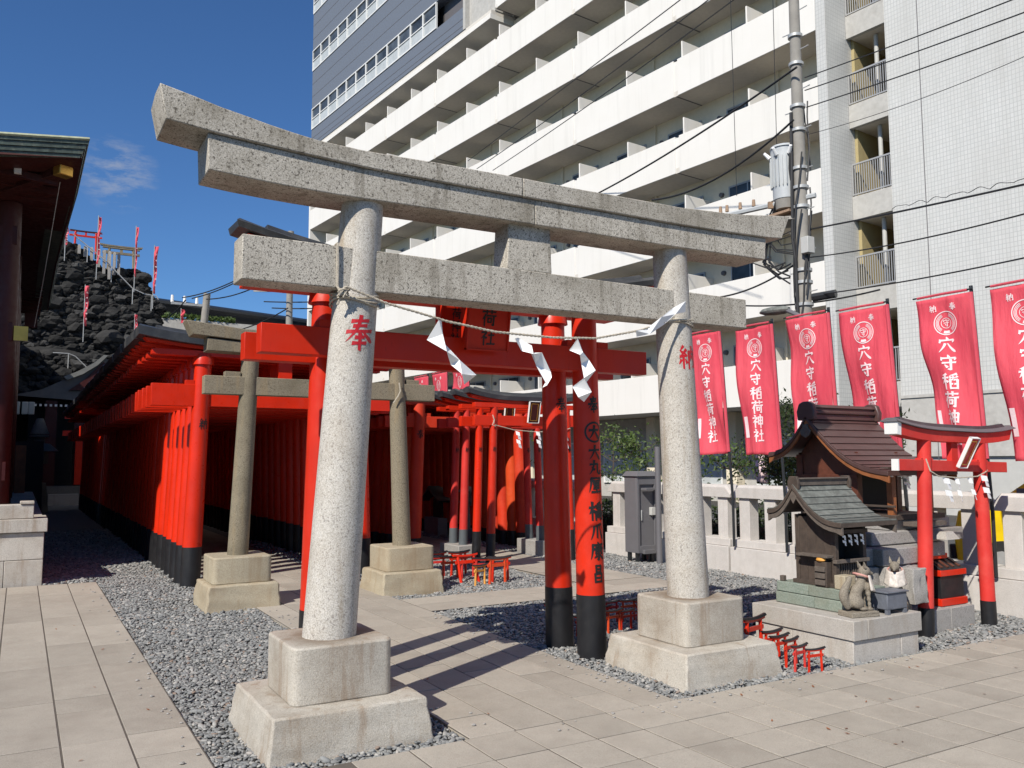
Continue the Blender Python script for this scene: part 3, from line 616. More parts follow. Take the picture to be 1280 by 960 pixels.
# ------------------------------------------------------------------ vermilion torii
def curved_bar(x0, x1, n, zf, hw, section):
    """section: list of (y, z) ; zf(x) lifts it"""
    g = G(); rings = []
    for i in range(n+1):
        x = x0+(x1-x0)*i/n; rings.append([(x+s[2]*(1 if i == n else -1 if i == 0 else 0) if len(s) > 2 else x, s[0], zf(x)+s[1]) for s in section])
    return g.loft(rings)
def make_torii(name, P):
    T = link(name, None); red = P.get('red', 'red'); foot = P.get('foot', 'black')
    hb, ht, r0, r1, zt = P['hb'], P['ht'], P['r0'], P['r1'], P['ztop']; zf = P['zfoot']; z00 = P.get('z0', -.05)
    zn0, zn1 = P['nuki']; hn = P['hn']; th = P['th']
    for s in (-1, 1):
        f = lambda z: s*(hb+(ht-hb)*z/zt); rr = lambda z: r0+(r1-r0)*z/zt
        g = G(); zs = [zf+(zt-zf)*i/6 for i in range(7)]
        g.loft([[(f(z)+rr(z)*math.cos(a), rr(z)*math.sin(a), z) for a in [2*pi*k/P.get('n', 24) for k in range(P.get('n', 24))]] for z in zs])
        c = part('pillar', g, red, T)
        zs = [z00, zf]; e = .0025
        g = G(); g.loft([[(f(z)+(rr(z)+e)*math.cos(a), (rr(z)+e)*math.sin(a), z) for a in [2*pi*k/P.get('n', 24) for k in range(P.get('n', 24))]] for z in [z00, zf*.5, zf, zf]])
        part('foot', g, foot, c)
        if P.get('collar'):
            a0, a1 = P['collar']; g = G()
            R0 = [(a0, r1*1.30), (a0+(a1-a0)*.55, r1*1.22), (a1, r1*1.05)]
            g.loft([[(f(z)+r*math.cos(a), r*math.sin(a), z) for a in [2*pi*k/24 for k in range(24)]] for z, r in R0]); part('collar', g, red, c)
    k = part('tie_beam', bx(-hn, hn, -th, th, zn0, zn1), red, T, P.get('bev', .004))
    if P.get('wedge', True):
        for s in (-1, 1):
            xc = s*(hb+(ht-hb)*zn1/zt); rr = r0+(r1-r0)*zn1/zt
            for q in (-1, 1):
                a = xc+q*(rr-.01); b = xc+q*(rr+.10*P.get('ws', 1)); part('wedge', bx(min(a, b), max(a, b), -th*.85, th*.85, zn1-.002, zn1+.055*P.get('ws', 1)), red, k, .003)
    zl0, zl1 = P['lintel']; hl = P['hl']; lift = P['lift']; hc = P['hc']; ct = P['cap_t']; lw = P.get('lw', th*1.45)
    ex = P.get('ex', 2.2); zfun = lambda x: lift*max(0, abs(x)/hc-.25)**ex/.75**ex
    zm = zl0+(zl1-zl0)*.62
    if P.get('flat', True): part('lower_lintel', bx(-hl, hl, -lw*.92, lw*.92, zl0, zm+.002), red, T, .003)
    else: zm = zl0
    part('lintel', curved_bar(-min(hl*1.06, hc*.94), min(hl*1.06, hc*.94), 18, zfun, 0, [(-lw, zm, 0), (lw, zm, 0), (lw*1.08, zl1, .04), (-lw*1.08, zl1, .04)]), red, T, .003)
    cw = P.get('cw', lw*1.5); ff = P.get('face', .045)
    part('roof_cap', curved_bar(-hc, hc, 22, zfun, 0, [(-cw, zl1+.001, .0), (cw, zl1+.001, .0), (cw*1.02, zl1+ff, .012), (cw*.5, zl1+ff+.030, -.02), (-cw*.5, zl1+ff+.030, -.02), (-cw*1.02, zl1+ff, .012)]), P.get('cap', 'roof_black'), T)
    hr = hc*.89; part('ridge_cap', curved_bar(-hr, hr, 18, zfun, 0, [(-cw*.56, zl1+ff+.020, 0), (cw*.56, zl1+ff+.020, 0), (cw*.28, zl1+max(ct, ff+.06), -.01), (-cw*.28, zl1+max(ct, ff+.06), -.01)]), P.get('cap', 'roof_black'), T, .003)
    if P.get('strut', True): part('strut', bx(-r0*.75, r0*.75, -th*.8, th*.8, zn1-.001, zl0+.004), red, T, .003)
    return T
def parts_of(T, nm): return sorted([c for c in T.children if c.name.split('.')[0] == nm], key=lambda o: o.name)
def cyl_letters(pillar, P, s, items, mat='ink', ang=0.0, bold=.014):
    def fn(u, z): r = P['r0']+(P['r1']-P['r0'])*z/P['ztop']+.0022; a = u/r+ang; return (s*(P['hb']+(P['ht']-P['hb'])*z/P['ztop'])+r*math.sin(a), -r*math.cos(a), z)
    g = letters(G(), items, fn, bold); return g, fn
def plaque(T, x, y, z0, z1, w, tilt, text=None, edge='red', face='red', bold=.02, frame=False, fw=.011):
    """board leaning forward at the top, facing -y"""
    h = z1-z0; R = Matrix.Rotation(tilt, 3, 'X'); c = Vector((x, y, (z0+z1)/2))
    g = G(); g.obox(c, (w, .03, h), R); o = part('name_board', g, face, T, .003)
    if frame:
        g = G()
        for dx, dz, a, b in ((-w/2, 0, fw, h+fw), (w/2, 0, fw, h+fw), (0, -h/2, w+fw, fw), (0, h/2, w+fw, fw)): g.obox(c+R @ Vector((dx, -.010, dz)), (a, .036, b), R)
        part('frame', g, 'frame_white' if frame == 2 else 'red', o, 0)
        if frame == 2:
            g = G(); a, b = w*.62, h*.78
            for dx, dz, p, q in ((-a/2, 0, .008, b), (a/2, 0, .008, b), (0, -b/2, a, .008), (0, b/2, a, .008)): g.obox(c+R @ Vector((dx, -.016, dz)), (p, .006, q), R)
            part('inner_frame', g, 'gold', o, 0)
    if text:
        fn = lambda u, v: tuple(c+R @ Vector((u, -.0175, v))); n = len(text); s = h*.92/n
        flatpart('lettering', letters(G(), [(ch, 0, h/2-s*(i+.55), min(s*.95, w*.5), s*.98) for i, ch in enumerate(text)], fn, bold), 'ink', o)
    return o
PB = dict(hb=1.065, ht=1.018, r0=.118, r1=.102, ztop=2.75, zfoot=.48, nuki=(2.272, 2.468), hn=1.625, th=.062, collar=(2.73, 2.835), lintel=(2.80, 2.875), hl=1.65, lift=.20, hc=1.80, cap_t=.11, ex=1.6)
# the farther of the two single gates
P1_ = dict(PB, hc=1.60, hl=1.64, lift=.05, cap_t=.08); T1 = make_torii('vermilion_torii', P1_); T1.location = (2.965, 6.13, 0); tag(T1, 'vermilion torii just behind the lettered gate, its pillars in shade, black feet', 'torii gate')
pl = parts_of(T1, 'pillar')
g, fn = cyl_letters(pl[1], P1_, 1, [('奉', 0.0, 2.03, .11, .14)]); flatpart('lettering', g, 'ink', pl[1])
plaque(T1, -.03, -.20, 2.44, 2.86, .26, rad(10), '稲荷神社', frame=1)
# the nearer one with the donor's name
P2_ = dict(PB, zfoot=.478); T2 = make_torii('vermilion_torii', P2_); T2.location = (2.965, 5.66, 0); tag(T2, 'vermilion torii directly behind the granite gate, black donor lettering down one pillar', 'torii gate')
pl = parts_of(T2, 'pillar')
items = [('奉', .0, 2.0, .115, .145), ('大', .0, 1.612, .135, .14), ('丸', .0, 1.492, .135, .135), ('屋', .0, 1.349, .135, .145), ('橋', .0, 1.143, .145, .16), ('爪', .0, .978, .135, .145), ('康', .0, .824, .14, .155), ('昌', .0, .648, .12, .15)]
g, fn = cyl_letters(pl[1], P2_, 1, items, bold=.05); ring2d(g, 0, 1.775, .070, .086, fn); letters(g, [('大', 0, 1.775, .12, .13)], fn, .09); flatpart('lettering', g, 'ink', pl[1])
plaque(T2, .015, -.19, 2.37, 2.83, .345, rad(9), '稲荷社', frame=1)

# long tunnel: dozens of gates one behind another
PC = dict(hb=1.145, ht=1.06, r0=.122, r1=.106, ztop=2.82, zfoot=.475, nuki=(2.26, 2.54), hn=1.68, th=.058, collar=(2.80, 2.93), lintel=(2.905, 3.02), hl=1.69, lift=.11, hc=1.86, cap_t=.18, face=.11, cw=.205, red='red_b', n=20)
C0 = make_torii('tunnel_torii', PC); C0.location = (3.065, 11.42, 0)
pl = parts_of(C0, 'pillar'); GRP = 'torii gates of the long tunnel'
N_C = 50
for k in range(1, N_C):
    c = copy_tree(C0); c.location = (3.065+random.uniform(-.012, .012), 11.42+.432*k, random.uniform(-.008, .008)); c.rotation_euler = (0, 0, random.uniform(-.004, .004))
    tag(c, f'vermilion torii with black roof cap, {nth(k+1)} gate in from the mouth of the long tunnel', 'torii gate', GRP)
g, fn = cyl_letters(pl[0], PC, -1, [('納', 0.03, 2.03, .13, .16)]); flatpart('lettering', g, 'ink', pl[0])
tag(C0, 'front gate of the long tunnel, vermilion with a black character on one pillar', 'torii gate', GRP)

# second tunnel beside it
PG = dict(hb=1.07, ht=.985, r0=.118, r1=.11, ztop=2.52, zfoot=.262, nuki=(2.115, 2.305), hn=1.62, th=.055, collar=None, lintel=(2.50, 2.60), hl=1.60, lift=.12, hc=1.74, cap_t=.15, face=.08, cw=.158, red='red_old', n=20)
G0 = make_torii('tunnel_torii', PG); G0.location = (6.84, 13.22, 0); GRP = 'torii gates of the second tunnel'
plG = parts_of(G0, 'pillar')
for k in range(1, 18):
    c = copy_tree(G0); c.location = (6.84+random.uniform(-.015, .015), 13.22+.335*k, random.uniform(-.01, .01))
    tag(c, f'faded vermilion torii, {nth(k+1)} gate in from the mouth of the shorter second tunnel', 'torii gate', GRP)
    if k % 3 == 1:
        for q in c.children:
            if q.name.startswith('pillar'): q.data = q.data.copy(); q.data.materials[0] = M['orange']
g, fn = cyl_letters(plG[0], PG, -1, [('奉', 0.0, 2.0, .14, .17)]); flatpart('lettering', g, 'ink', plG[0])
tag(G0, 'faded vermilion front gate of the second tunnel behind the thin-pillared gates', 'torii gate', GRP)

# four slender gates before it
PE = dict(hb=.725, ht=.655, r0=.067, r1=.058, ztop=2.36, zfoot=.472, nuki=(2.075, 2.225), hn=1.0, th=.04, collar=None, lintel=(2.345, 2.455), hl=1.0, lift=.10, hc=1.12, cap_t=.12, face=.065, red='red', ws=.6, n=16, strut=False)
GRP = 'slender torii gates at the cross path'
E0 = make_torii('slender_torii', PE); E0.location = (6.80, 11.1, 0)
ee = [E0]
for k, (dy, foot, rd) in enumerate(((11.55, 'black', 'red_b'), (12.0, 'grey_foot', 'red_pink'), (12.35, 'grey_foot', 'red_pink'))):
    c = copy_tree(E0); c.location = (6.80, dy, 0); ee.append(c)
    for q in c.children:
        if q.name.startswith('pillar') or q.name.startswith('tie_beam'): q.data = q.data.copy(); q.data.materials[0] = M[rd]
        for z in q.children:
            if z.name.startswith('foot'): z.data = z.data.copy(); z.data.materials[0] = M[foot]
for i, (c, l) in enumerate(zip(ee, ('slender vermilion torii in front with straw rope, black feet and white-framed board', 'slender vermilion torii with black feet, second from the cross path', 'slender faded torii on grey block feet, third from the cross path', 'slender faded torii with grey feet, last before the big second tunnel'))): tag(c, l, 'torii gate', GRP)
plaque(ee[0], -.035, -.14, 2.12, 2.45, .19, rad(12), None, face='dark_red', frame=2, fw=.007)
plaque(ee[1], -.20, -.12, 2.12, 2.43, .17, rad(10), None, face='dark_red', frame=2, fw=.007)
plaque(ee[2], -.10, -.12, 2.14, 2.43, .2, rad(10), None, face='dark_red', frame=0)
for i, c in enumerate(ee):
    for s, p in zip((-1, 1), parts_of(c, 'pillar')):
        g, fn = cyl_letters(p, PE, s, [('奉' if s > 0 else '納', 0, 1.72, .07, .09)]); flatpart('lettering', g, 'ink', p)
for k, (x, l) in enumerate(((6.075, 'grey foot block under the paired grey-footed pillars beside the mini gates'), (7.52, 'grey foot block under grey-footed pillars on the far side of the shrine path'))):
    b = part('foot_block', bx(x-.16, x+.18, 11.82, 12.5, -.05, .235), 'grey_stone', None, .01); tag(b, l, 'stone block', 'grey foot blocks')
R2 = thing('thin_rope', 'thin straw rope across the first slender torii', 'rope')
rpe = [(6.10, 11.03, 2.15), (6.12, 11.02, 2.08), (6.45, 11.02, 2.01), (6.85, 11.02, 1.985), (7.25, 11.02, 2.0), (7.48, 11.03, 2.05)]
part('strand', G().tube(rpe, .007, 5), 'rope', R2)
part('knot', G().tube([(6.08, 11.02, 2.23), (6.10, 11.0, 2.15), (6.07, 11.01, 2.08), (6.12, 11.0, 2.06)], .008, 5), 'rope', R2)
def shide_mesh(w, h):
    """four folded squares stepping sideways, each hinged to the last"""
    g = G(); s = h/4.2; off = (0, .28, .10, .36)
    for i in range(4):
        a = off[i]*w; z = -i*s; q = .008*(1 if i % 2 else -1); p = [(a-w*.30, -q, z), (a+w*.30, q, z-s*.32), (a+w*.42, q, z-s*1.28), (a-w*.18, -q, z-s*.96)]
        b = [(x, y+.0025, zz) for x, y, zz in p]; g.add(p+b, [(0, 1, 2, 3), (7, 6, 5, 4), (0, 4, 5, 1), (1, 5, 6, 2), (2, 6, 7, 3), (3, 7, 4, 0)])
    return g
sh = shide_mesh(.10, .26).mesh('shide', 'white', False)
for i, (x, l) in enumerate(((6.50, 'small white zigzag paper, first along the thin rope from the mini gates'), (6.86, 'small white zigzag paper at the middle of the thin rope'), (7.12, 'small white zigzag paper beside the shaded big pillar, third on the thin rope'), (7.36, 'small white zigzag paper hidden nearest the far slender pillar'))):
    tag(link('zigzag_paper', sh, None, (x, 11.0, 1.995)), l.replace('nearest', 'by'), 'paper streamer', 'zigzag papers on the thin rope')

# ------------------------------------------------------------------ old small granite torii
O = thing('old_stone_torii', 'smaller weathered brown granite torii standing before the long tunnel', 'torii gate', (3.095, 9.68, 0))
def lint2(xa, xb, n, low, high, y0, y1, sl=(0, 0)):
    g = G(); rings = []
    for i in range(n+1):
        x = xa+(xb-xa)*i/n; zl = np.interp(x, *zip(*low)); zh = np.interp(x, *zip(*high)); d = sl[0] if i == 0 else sl[1] if i == n else 0; w = random.uniform(-.006, .006)
        rings.append([(x, y0, zl), (x, y1, zl), (x+d, y1, zh), (x+d, (y0+y1)/2, zh+.012+w), (x+d, y0, zh-.01+w)])
    return g.loft(rings)
part('top_lintel', lint2(-1.53, 1.53, 22, [(-1.53, 2.93), (-.97, 2.895), (0, 2.885), (.97, 2.895), (1.53, 2.93)], [(-1.6, 3.09), (-1.2, 3.055), (-.95, 3.03), (0, 3.02), (.95, 3.03), (1.6, 3.10)], -.13, .15, (-.07, .07)), 'old_granite', O, .006)
part('lower_lintel', lint2(-1.375, 1.375, 14, [(-1.4, 2.765), (0, 2.748), (1.4, 2.765)], [(-1.4, 2.915), (-.97, 2.893), (0, 2.883), (.97, 2.893), (1.4, 2.915)], -.11, .13), 'old_granite', O, .006)
part('tie_beam', bx(-1.39, 1.375, -.075, .075, 2.292, 2.495), 'old_granite', O, .006)
part('strut', bx(-.10, .10, -.07, .07, 2.49, 2.755), 'old_granite', O, .006)
for s in (-1, 1):
    g = G(); xb = s*.975; xt = s*.885
    g.loft([[(xb+(xt-xb)*i/12+(.112-.016*i/12)*math.cos(a), (.112-.016*i/12)*math.sin(a), .50+2.27*i/12) for a in [2*pi*k/28 for k in range(28)]] for i in range(13)])
    p = part('pillar', g, 'old_granite', O)
    part('wedge', bx(min(s*1.0, s*1.17), max(s*1.0, s*1.17), -.05, .05, 2.49, 2.55), 'old_granite', O, .005)
    def ofn(u, z, s=s): r = .112-.016*((z-.5)/2.27)+.002; a = u/r+.1; return (s*(.975-.09*(z-.5)/2.27)+r*math.sin(a), -r*math.cos(a), z)
    flatpart('lettering', letters(G(), [(c, .0, 2.1-.085*i, .06, .07) for i, c in enumerate('奉納大正年' if s < 0 else '東京羽田氏子')], ofn, .0), 'old_base', p) if False else None
    part('upper_plinth', notched(s*.975-.31, s*.975+.31, -.29, .31, .245, .53, .055), 'old_base', O, .014)
    part('lower_plinth', rough_block(s*.975-.40, s*.975+.40, -.39, .39, -.05, .25, .035, 6, .010), 'old_base', O, .02)
part('hanging_string', G().tube([(.87, -.13, 2.50), (.885, -.135, 2.40), (.86, -.13, 2.34), (.80, -.12, 2.25)], .008, 5), 'rope', O)

# ------------------------------------------------------------------ miniature votive torii
def mini(name, w, h, red, cap=True):
    t = link(name, None); r = .011*h/.2; a = w/2
    for s in (-1, 1): part('post', G().cyl((s*a*.78, 0, -.01), (s*a*.70, 0, h*.9), r, r*.9, 8), red, t)
    part('tie_beam', bx(-a*.95, a*.95, -r*.6, r*.6, h*.64, h*.64+r*2), red, t, 0)
    part('lintel', curved_bar(-a*1.05, a*1.05, 6, lambda x: .035*h*(abs(x)/a)**2, 0, [(-r*.9, h*.87), (r*.9, h*.87), (r, h*.93), (-r, h*.93)]), red, t)
    if cap: part('cap', curved_bar(-a*1.2, a*1.2, 6, lambda x: .035*h*(abs(x)/a)**2, 0, [(-r*1.3, h*.93), (r*1.3, h*.93), (r*.5, h*.985), (-r*.5, h*.985)]), 'black', t)
    return t
protos = {c: mini('votive_torii', .20, .22, m, c != 'bright') for c, m in (('red', 'red'), ('orange', 'orange'), ('pink', 'red_pink'), ('ochre', 'yellowish'), ('bright', 'red_b'))}
used = set()
def put_mini(c, x, y, rz, sc, label, grp, tilt=0):
    t = protos[c] if c not in used else copy_tree(protos[c]); used.add(c)
    t.location = (x, y, -.02); t.rotation_euler = (tilt, 0, rz); t.scale = (sc,)*3; tag(t, label, 'miniature torii', grp)
g1 = 'miniature torii gates before the slender gates'
cl1 = [('orange', 4.68, 10.95, -.1, 1.25, 0), ('orange', 4.85, 11.15, .1, 1.2, 0), ('red', 4.62, 10.62, .2, 1.2, 0), ('red', 4.82, 10.72, .05, 1.3, 0), ('pink', 4.98, 10.60, -.15, 1.25, 0), ('red', 5.12, 10.88, .2, 1.35, 0), ('orange', 5.02, 10.28, .0, 1.4, 0),
       ('red', 5.28, 10.55, .1, 1.5, 0), ('bright', 5.10, 9.86, .12, 1.75, -.32), ('ochre', 5.12, 9.62, .35, 1.15, 0), ('pink', 5.30, 9.86, -.2, 1.4, 0), ('orange', 5.34, 9.56, .08, 1.55, 0), ('red', 5.46, 9.70, .0, 1.5, 0), ('pink', 5.24, 10.2, .3, 1.4, 0)]
nm1 = ['orange miniature torii behind the old granite pillar, first in the back row', 'orange miniature torii touching the grey foot block', 'small red miniature torii just behind the old granite plinth', 'dark-roofed red miniature torii second from the old plinth', 'pinkish miniature torii in the middle of the crowded cluster', 'red miniature torii under the grey foot block edge', 'orange miniature torii leaning among the middle ones',
       'red miniature torii with long black cap before the black-footed pillars', 'bright red miniature torii without cap, tipped backwards', 'ochre yellow miniature torii in front of the tipped one', 'pink faded miniature torii just behind the ochre one', 'orange miniature torii at the front of the cluster', 'red miniature torii at the front edge with black cap', 'faded miniature torii half hidden behind the tipped bright one']
for (c, x, y, rz, s, t), l in zip(cl1, nm1): put_mini(c, x, y, rz, s, l, g1, t)
g2 = 'miniature torii gates beside the granite plinth'
cl2 = [('red', 5.15, 4.40, -.12, .80), ('pink', 5.10, 4.50, .15, .85), ('red', 5.14, 4.62, .22, .95), ('red', 5.13, 4.72, .12, 1.0), ('red', 5.18, 4.84, .1, 1.05), ('red', 5.17, 5.02, .22, 1.4), ('red', 5.12, 5.22, .15, 1.2), ('pink', 5.05, 5.45, .25, 1.15), ('orange', 5.25, 5.62, .1, 1.0)]
for i, (c, x, y, rz, s) in enumerate(cl2):
    put_mini(c, x, y, rz, s, ['tiny red torii standing out in front of the row between plinths', 'faded pink tiny torii behind the front one in the plinth row', 'third little red torii in the row between plinths', 'fourth little red torii in the row between plinths', 'fifth little red torii in the row between plinths', 'largest red miniature torii of the plinth row, long black cap', 'red miniature torii just behind the largest of the row', 'faded miniature torii behind the corner of the granite plinth', 'orange miniature torii at the shaded end of the plinth row'][i], g2)
g3 = 'miniature torii gates in shade behind the red pillars'
for i in range(11):
    x = 4.42+.16*i-(.5 if i > 5 else 0); y = 6.35+(.0 if i <= 5 else .35)+.05*math.sin(i*2)
    put_mini(['red', 'pink', 'orange'][i % 3], x, y, random.uniform(-.15, .15), .85+.12*math.sin(i), f'{["red", "faded", "orange"][i % 3]} miniature torii in shade, {nth(i+1)} of the cluster counted from the lettered pillar', g3)
put_mini('red', 4.30, 6.62, .3, 1.25, 'miniature torii half hidden behind the shaded pillar base', g3)
# ------------------------------------------------------------------ stone fence along the street
F = thing('stone_fence', 'white granite shrine fence with square posts along the street', 'fence')
def rail_piece(y0, y1, z0=1.017, z1=1.195, x0=8.66, x1=8.93):
    c = .035; e = .10; g = G()
    rings = []
    for y, k in ((y0, 1), (y0+e, 0), (y1-e, 0), (y1, 1)):
        zt = z1-(.10 if k else 0); rings.append([(x0, y, z0), (x1, y, z0), (x1, y, zt-c), (x1-c, y, zt), (x0+c, y, zt), (x0, y, zt-c)])
    return g.loft(rings)
me_post = None
for (y0, y1) in ((-1.0, 1.95), (2.05, 5.09), (5.15, 8.75), (8.79, 11.66), (12.3, 15.6), (15.65, 19.2), (19.25, 23.0), (23.05, 27), (27.05, 31)):
    part('rail', rail_piece(y0, y1), 'fence_stone', F, .004)
    part('base_stone', bx(8.60, 9.0, y0, y1, -.06, .338), 'fence_stone', F, .006); part('base_stone', bx(8.64, 8.96, y0, y1, .341, .442), 'fence_stone', F, .006)
    n = max(2, int((y1-y0-.3)/.465)); 
    for i in range(n+1):
        yc = y0+.19+(y1-y0-.38)*i/n
        if me_post is None:
            p = part('post', bx(-.085, .085, -.095, .095, .440, 1.02), 'fence_stone', F, .004); me_post = p.data; md = p
        else:
            p = link('post', me_post, F); b = p.modifiers.new('b', 'BEVEL'); b.width = .004; b.segments = 2; b.limit_method = 'ANGLE'
        p.location = (8.785, yc, 0)

# grey switch box standing before the fence
B = thing('switch_box', 'dark grey steel switch box on short legs by the fence', 'utility box', (8.2, 10.28, 0))
part('cabinet', bx(0, .38, .03, .32, .13, 1.30), 'elec', B, .006)
for a, b in ((0, .045), (.335, .38)): part('door_post', bx(a, b, 0, .03, .13, 1.30), 'elec', B, .004)
part('door_head', bx(.045, .335, 0, .03, 1.17, 1.30), 'elec', B, .004); part('door_foot', bx(.045, .335, 0, .03, .13, .24), 'elec', B, .004)
g = G(); g.loft([[(-.03, -.03, 1.30), (.41, -.03, 1.30), (.41, .35, 1.30), (-.03, .35, 1.30)], [(.02, .02, 1.375), (.36, .02, 1.375), (.36, .30, 1.375), (.02, .30, 1.375)]]); part('lid', g, 'elec', B, .004)
part('hood', bx(.07, .32, -.13, .0, 1.09, 1.12), 'elec', B, .003); part('socket_box', bx(.25, .33, -.03, .03, .70, .82), 'grey_light', B, .005); part('handle', bx(.085, .10, .01, .03, .62, .78), 'steel', B, .003)
for a, b in ((.02, .05), (.30, .05), (.02, .24), (.30, .24)): part('leg', bx(a, a+.05, b, b+.05, -.05, .13), 'pole_dark', B)
part('cable_tray', bx(.08, .30, -.06, .0, .12, .18), 'elec', B, .003)
pp = thing('grey_pipe', 'grey steel conduit post rising beside the switch box', 'pipe'); part('pipe', G().cyl((8.42, 10.05, -.05), (8.42, 10.05, 1.75), .045, n=12), 'elec', pp)

# ------------------------------------------------------------------ banners
def banner(x, y, zt, w, h, lean, wind, seed, label, detail=True, grp='pink shrine banners along the fence', zpole=.36, flip=0, swing=0):
    T = thing('shrine_banner', label, 'banner', (x, y, 0), 0, grp)
    rs = random.Random(seed); ph = rs.uniform(0, 6); ph2 = rs.uniform(0, 6); rk = rs.random(); rk2 = rs.random(); yl = lambda z: lean*(z-1.0)/(zt-1.0) if z > 1 else 0
    part('pole', G().tube([(0, -lean*0, zpole), (0, 0, 1.0), (0, lean*.5, 2.2), (0, lean, zt+.05)], .019, 8), 'pole_dark', T)
    part('crossbar', G().tube([(-.02, lean-.03, zt+.012), (-.02-.01, lean+w*.5, zt+.015), (-.02, lean+w+.035, zt+.012)], .009, 6), 'pole_dark', T)
    part('bar_sleeve', G().tube([(-.02, lean+.03, zt+.010), (-.03, lean+w*.5, zt+.012), (-.02, lean+w-.02, zt+.010)], .014, 8), 'banner', T)
    zb_ = zt-h+.02; part('pole_sleeve', G().tube([(-.012, yl(zb_+(zt-zb_)*i/8), zb_+(zt-.02-zb_)*i/8) for i in range(9)], .024, 8), 'banner', T)
    def surf(u, v):   # u: 0 at pole .. 1 free edge; v: 0 top .. 1 bottom
        z = zt-h*v-.02; k = v**1.3
        wav = (.032+.014*rk)*math.sin(u*(4+3*rk2)+v*(3+4*rk)+ph)*(.25+v)+.022*math.sin(v*(8+7*rk2)+ph2+u*2)*u+.010*math.sin(u*17+v*9*rk+ph2)*(.3+v)
        ww = w*(1-wind*k*u*.5)
        yy = yl(z)+u*ww*(1-.0*v); xx = -.02+wav+swing*k*u+.05*math.sin(ph2)*v*u
        zz = z+.05*wind*k*u+.012*math.sin(u*4+ph)*v
        return Vector((xx, yy, zz))
    g = G(); nu, nv = 14, 40
    vs = [surf(i/nu, j/nv) for j in range(nv+1) for i in range(nu+1)]
    g.add(vs, [(j*(nu+1)+i, j*(nu+1)+i+1, (j+1)*(nu+1)+i+1, (j+1)*(nu+1)+i) for j in range(nv) for i in range(nu)])
    me = g.mesh('cloth', 'banner', True, False); o = link('cloth', me, T); s = o.modifiers.new('s', 'SOLIDIFY'); s.thickness = .0015
    g = G(); hem = [(-.006, 0.0), (-.006, .035)]; vs = []
    for j in range(nv+1):
        for u in (0.0, .085): p = surf(u, j/nv); vs.append((p.x-.004, p.y, p.z))
    g.add(vs, [(2*j, 2*j+1, 2*j+3, 2*j+2) for j in range(nv)]); link('sleeve', g.mesh('sleeve', 'banner', True, False), T)
    def fn(a, b):  # a: metres to the reader's right of banner centre, b: metres down from top
        p = surf(.5-a/w, b/h); return (p.x-.005, p.y, p.z)
    if detail:
        W2 = w/.6
        items = [('納', -.125, .115, .085, .09), ('奉', .10, .115, .085, .09)]
        g = letters(G(), [(c, a*W2+.0, b, p, -q) for c, a, b, p, q in items], fn, .02)
        def ring(r0, r1, a0=0, a1=2*pi, n=32):
            vs = []
            for i in range(n+1):
                t = a0+(a1-a0)*i/n; vs += [fn(.0+r0*math.cos(t), .285+r0*math.sin(t)), fn(.0+r1*math.cos(t), .285+r1*math.sin(t))]
            g.add(vs, [(2*i, 2*i+1, 2*i+3, 2*i+2) for i in range(n)])
        ring(.122, .133)
        for r in (.108, .096, .084): ring(r-.0045, r+.0015, -1.15, .95, 16); ring(r-.0045, r+.0015, pi-.95, pi+1.15, 16)
        for dx in (-.045, -.015, .015, .045): ring(.085, .115, pi/2+dx*5-.09, pi/2+dx*5+.09, 4)
        ring(.052, .058)
        letters(g, [('守', 0, .285, .09, -.095)], fn, .0)
        H0 = .53; st = (h-.60)/6*1.02
        for i, ch in enumerate('穴守稲荷神社'): letters(g, [(ch, (.0+.006*math.sin(i*2+seed)), H0+st*i*.985, .195, -.19)], fn, .028)
        flatpart('print', g, 'banner_ink', T)
        g = G(); vs = []
        for j in range(9):
            b = h*.70+j*.036
            if b > h-.02: break
            for a in (-w*.44, -w*.33): vs.append(fn(a, b))
        g.add(vs, [(2*j, 2*j+1, 2*j+3, 2*j+2) for j in range(len(vs)//2-1)]); flatpart('name_strip', g, 'banner_ink', T)
    return T
BN = [(8.56, 8.63, 3.40, .60, 1.76, .17, .15, 1, 'pink shrine banner with white characters, partly behind the lettered granite pillar'),
      (8.56, 7.70, 3.36, .66, 1.74, .13, .25, 2, 'pink shrine banner with white crest, second from the granite pillar, whole text readable'),
      (8.56, 6.80, 3.37, .66, 1.78, .12, .2, 3, 'pink shrine banner in front of the concrete utility pole, behind the brown roof'),
      (8.56, 5.97, 3.34, .66, 1.80, .13, .25, 4, 'pink shrine banner over the ridge end of the brown roof'),
      (8.56, 5.01, 3.31, .62, 1.78, .10, .62, 5, 'narrow wind-blown pink banner above the small red torii'),
      (8.56, 4.17, 3.30, .64, 1.78, .10, .3, 6, 'pink shrine banner cut by the picture edge beyond the small red torii')]
for b in BN: banner(*b)
for i, (y, l) in enumerate(((19.0, 'distant pink banner seen over the second tunnel roof, first from the old stone torii'), (17.95, 'distant pink banner over the second tunnel roof, middle one of three'), (16.85, 'distant pink banner over the second tunnel roof, beside the falling paper'))):
    banner(8.5, y-.45, 3.62, .8, 1.95, .1, .2, 11+i, l, True)
PF = thing('pale_flag', 'small washed-out pale pink flag low behind the fence', 'flag', (10.3, 9.75, 0)); part('pole', G().cyl((0, -.17, 0), (0, -.17, 1.95), .015, n=6), 'pole_dark', PF)
g = G(); g.add([(.02*math.sin(j*1.1), -.16+.27*i/3, 1.72-.08*j) for j in range(8) for i in range(4)], [(4*j+i, 4*j+i+1, 4*j+i+5, 4*j+i+4) for j in range(7) for i in range(3)]); o = link('cloth', g.mesh('cloth', 'banner_ink', True, False), PF); o.modifiers.new('s', 'SOLIDIFY').thickness = .004

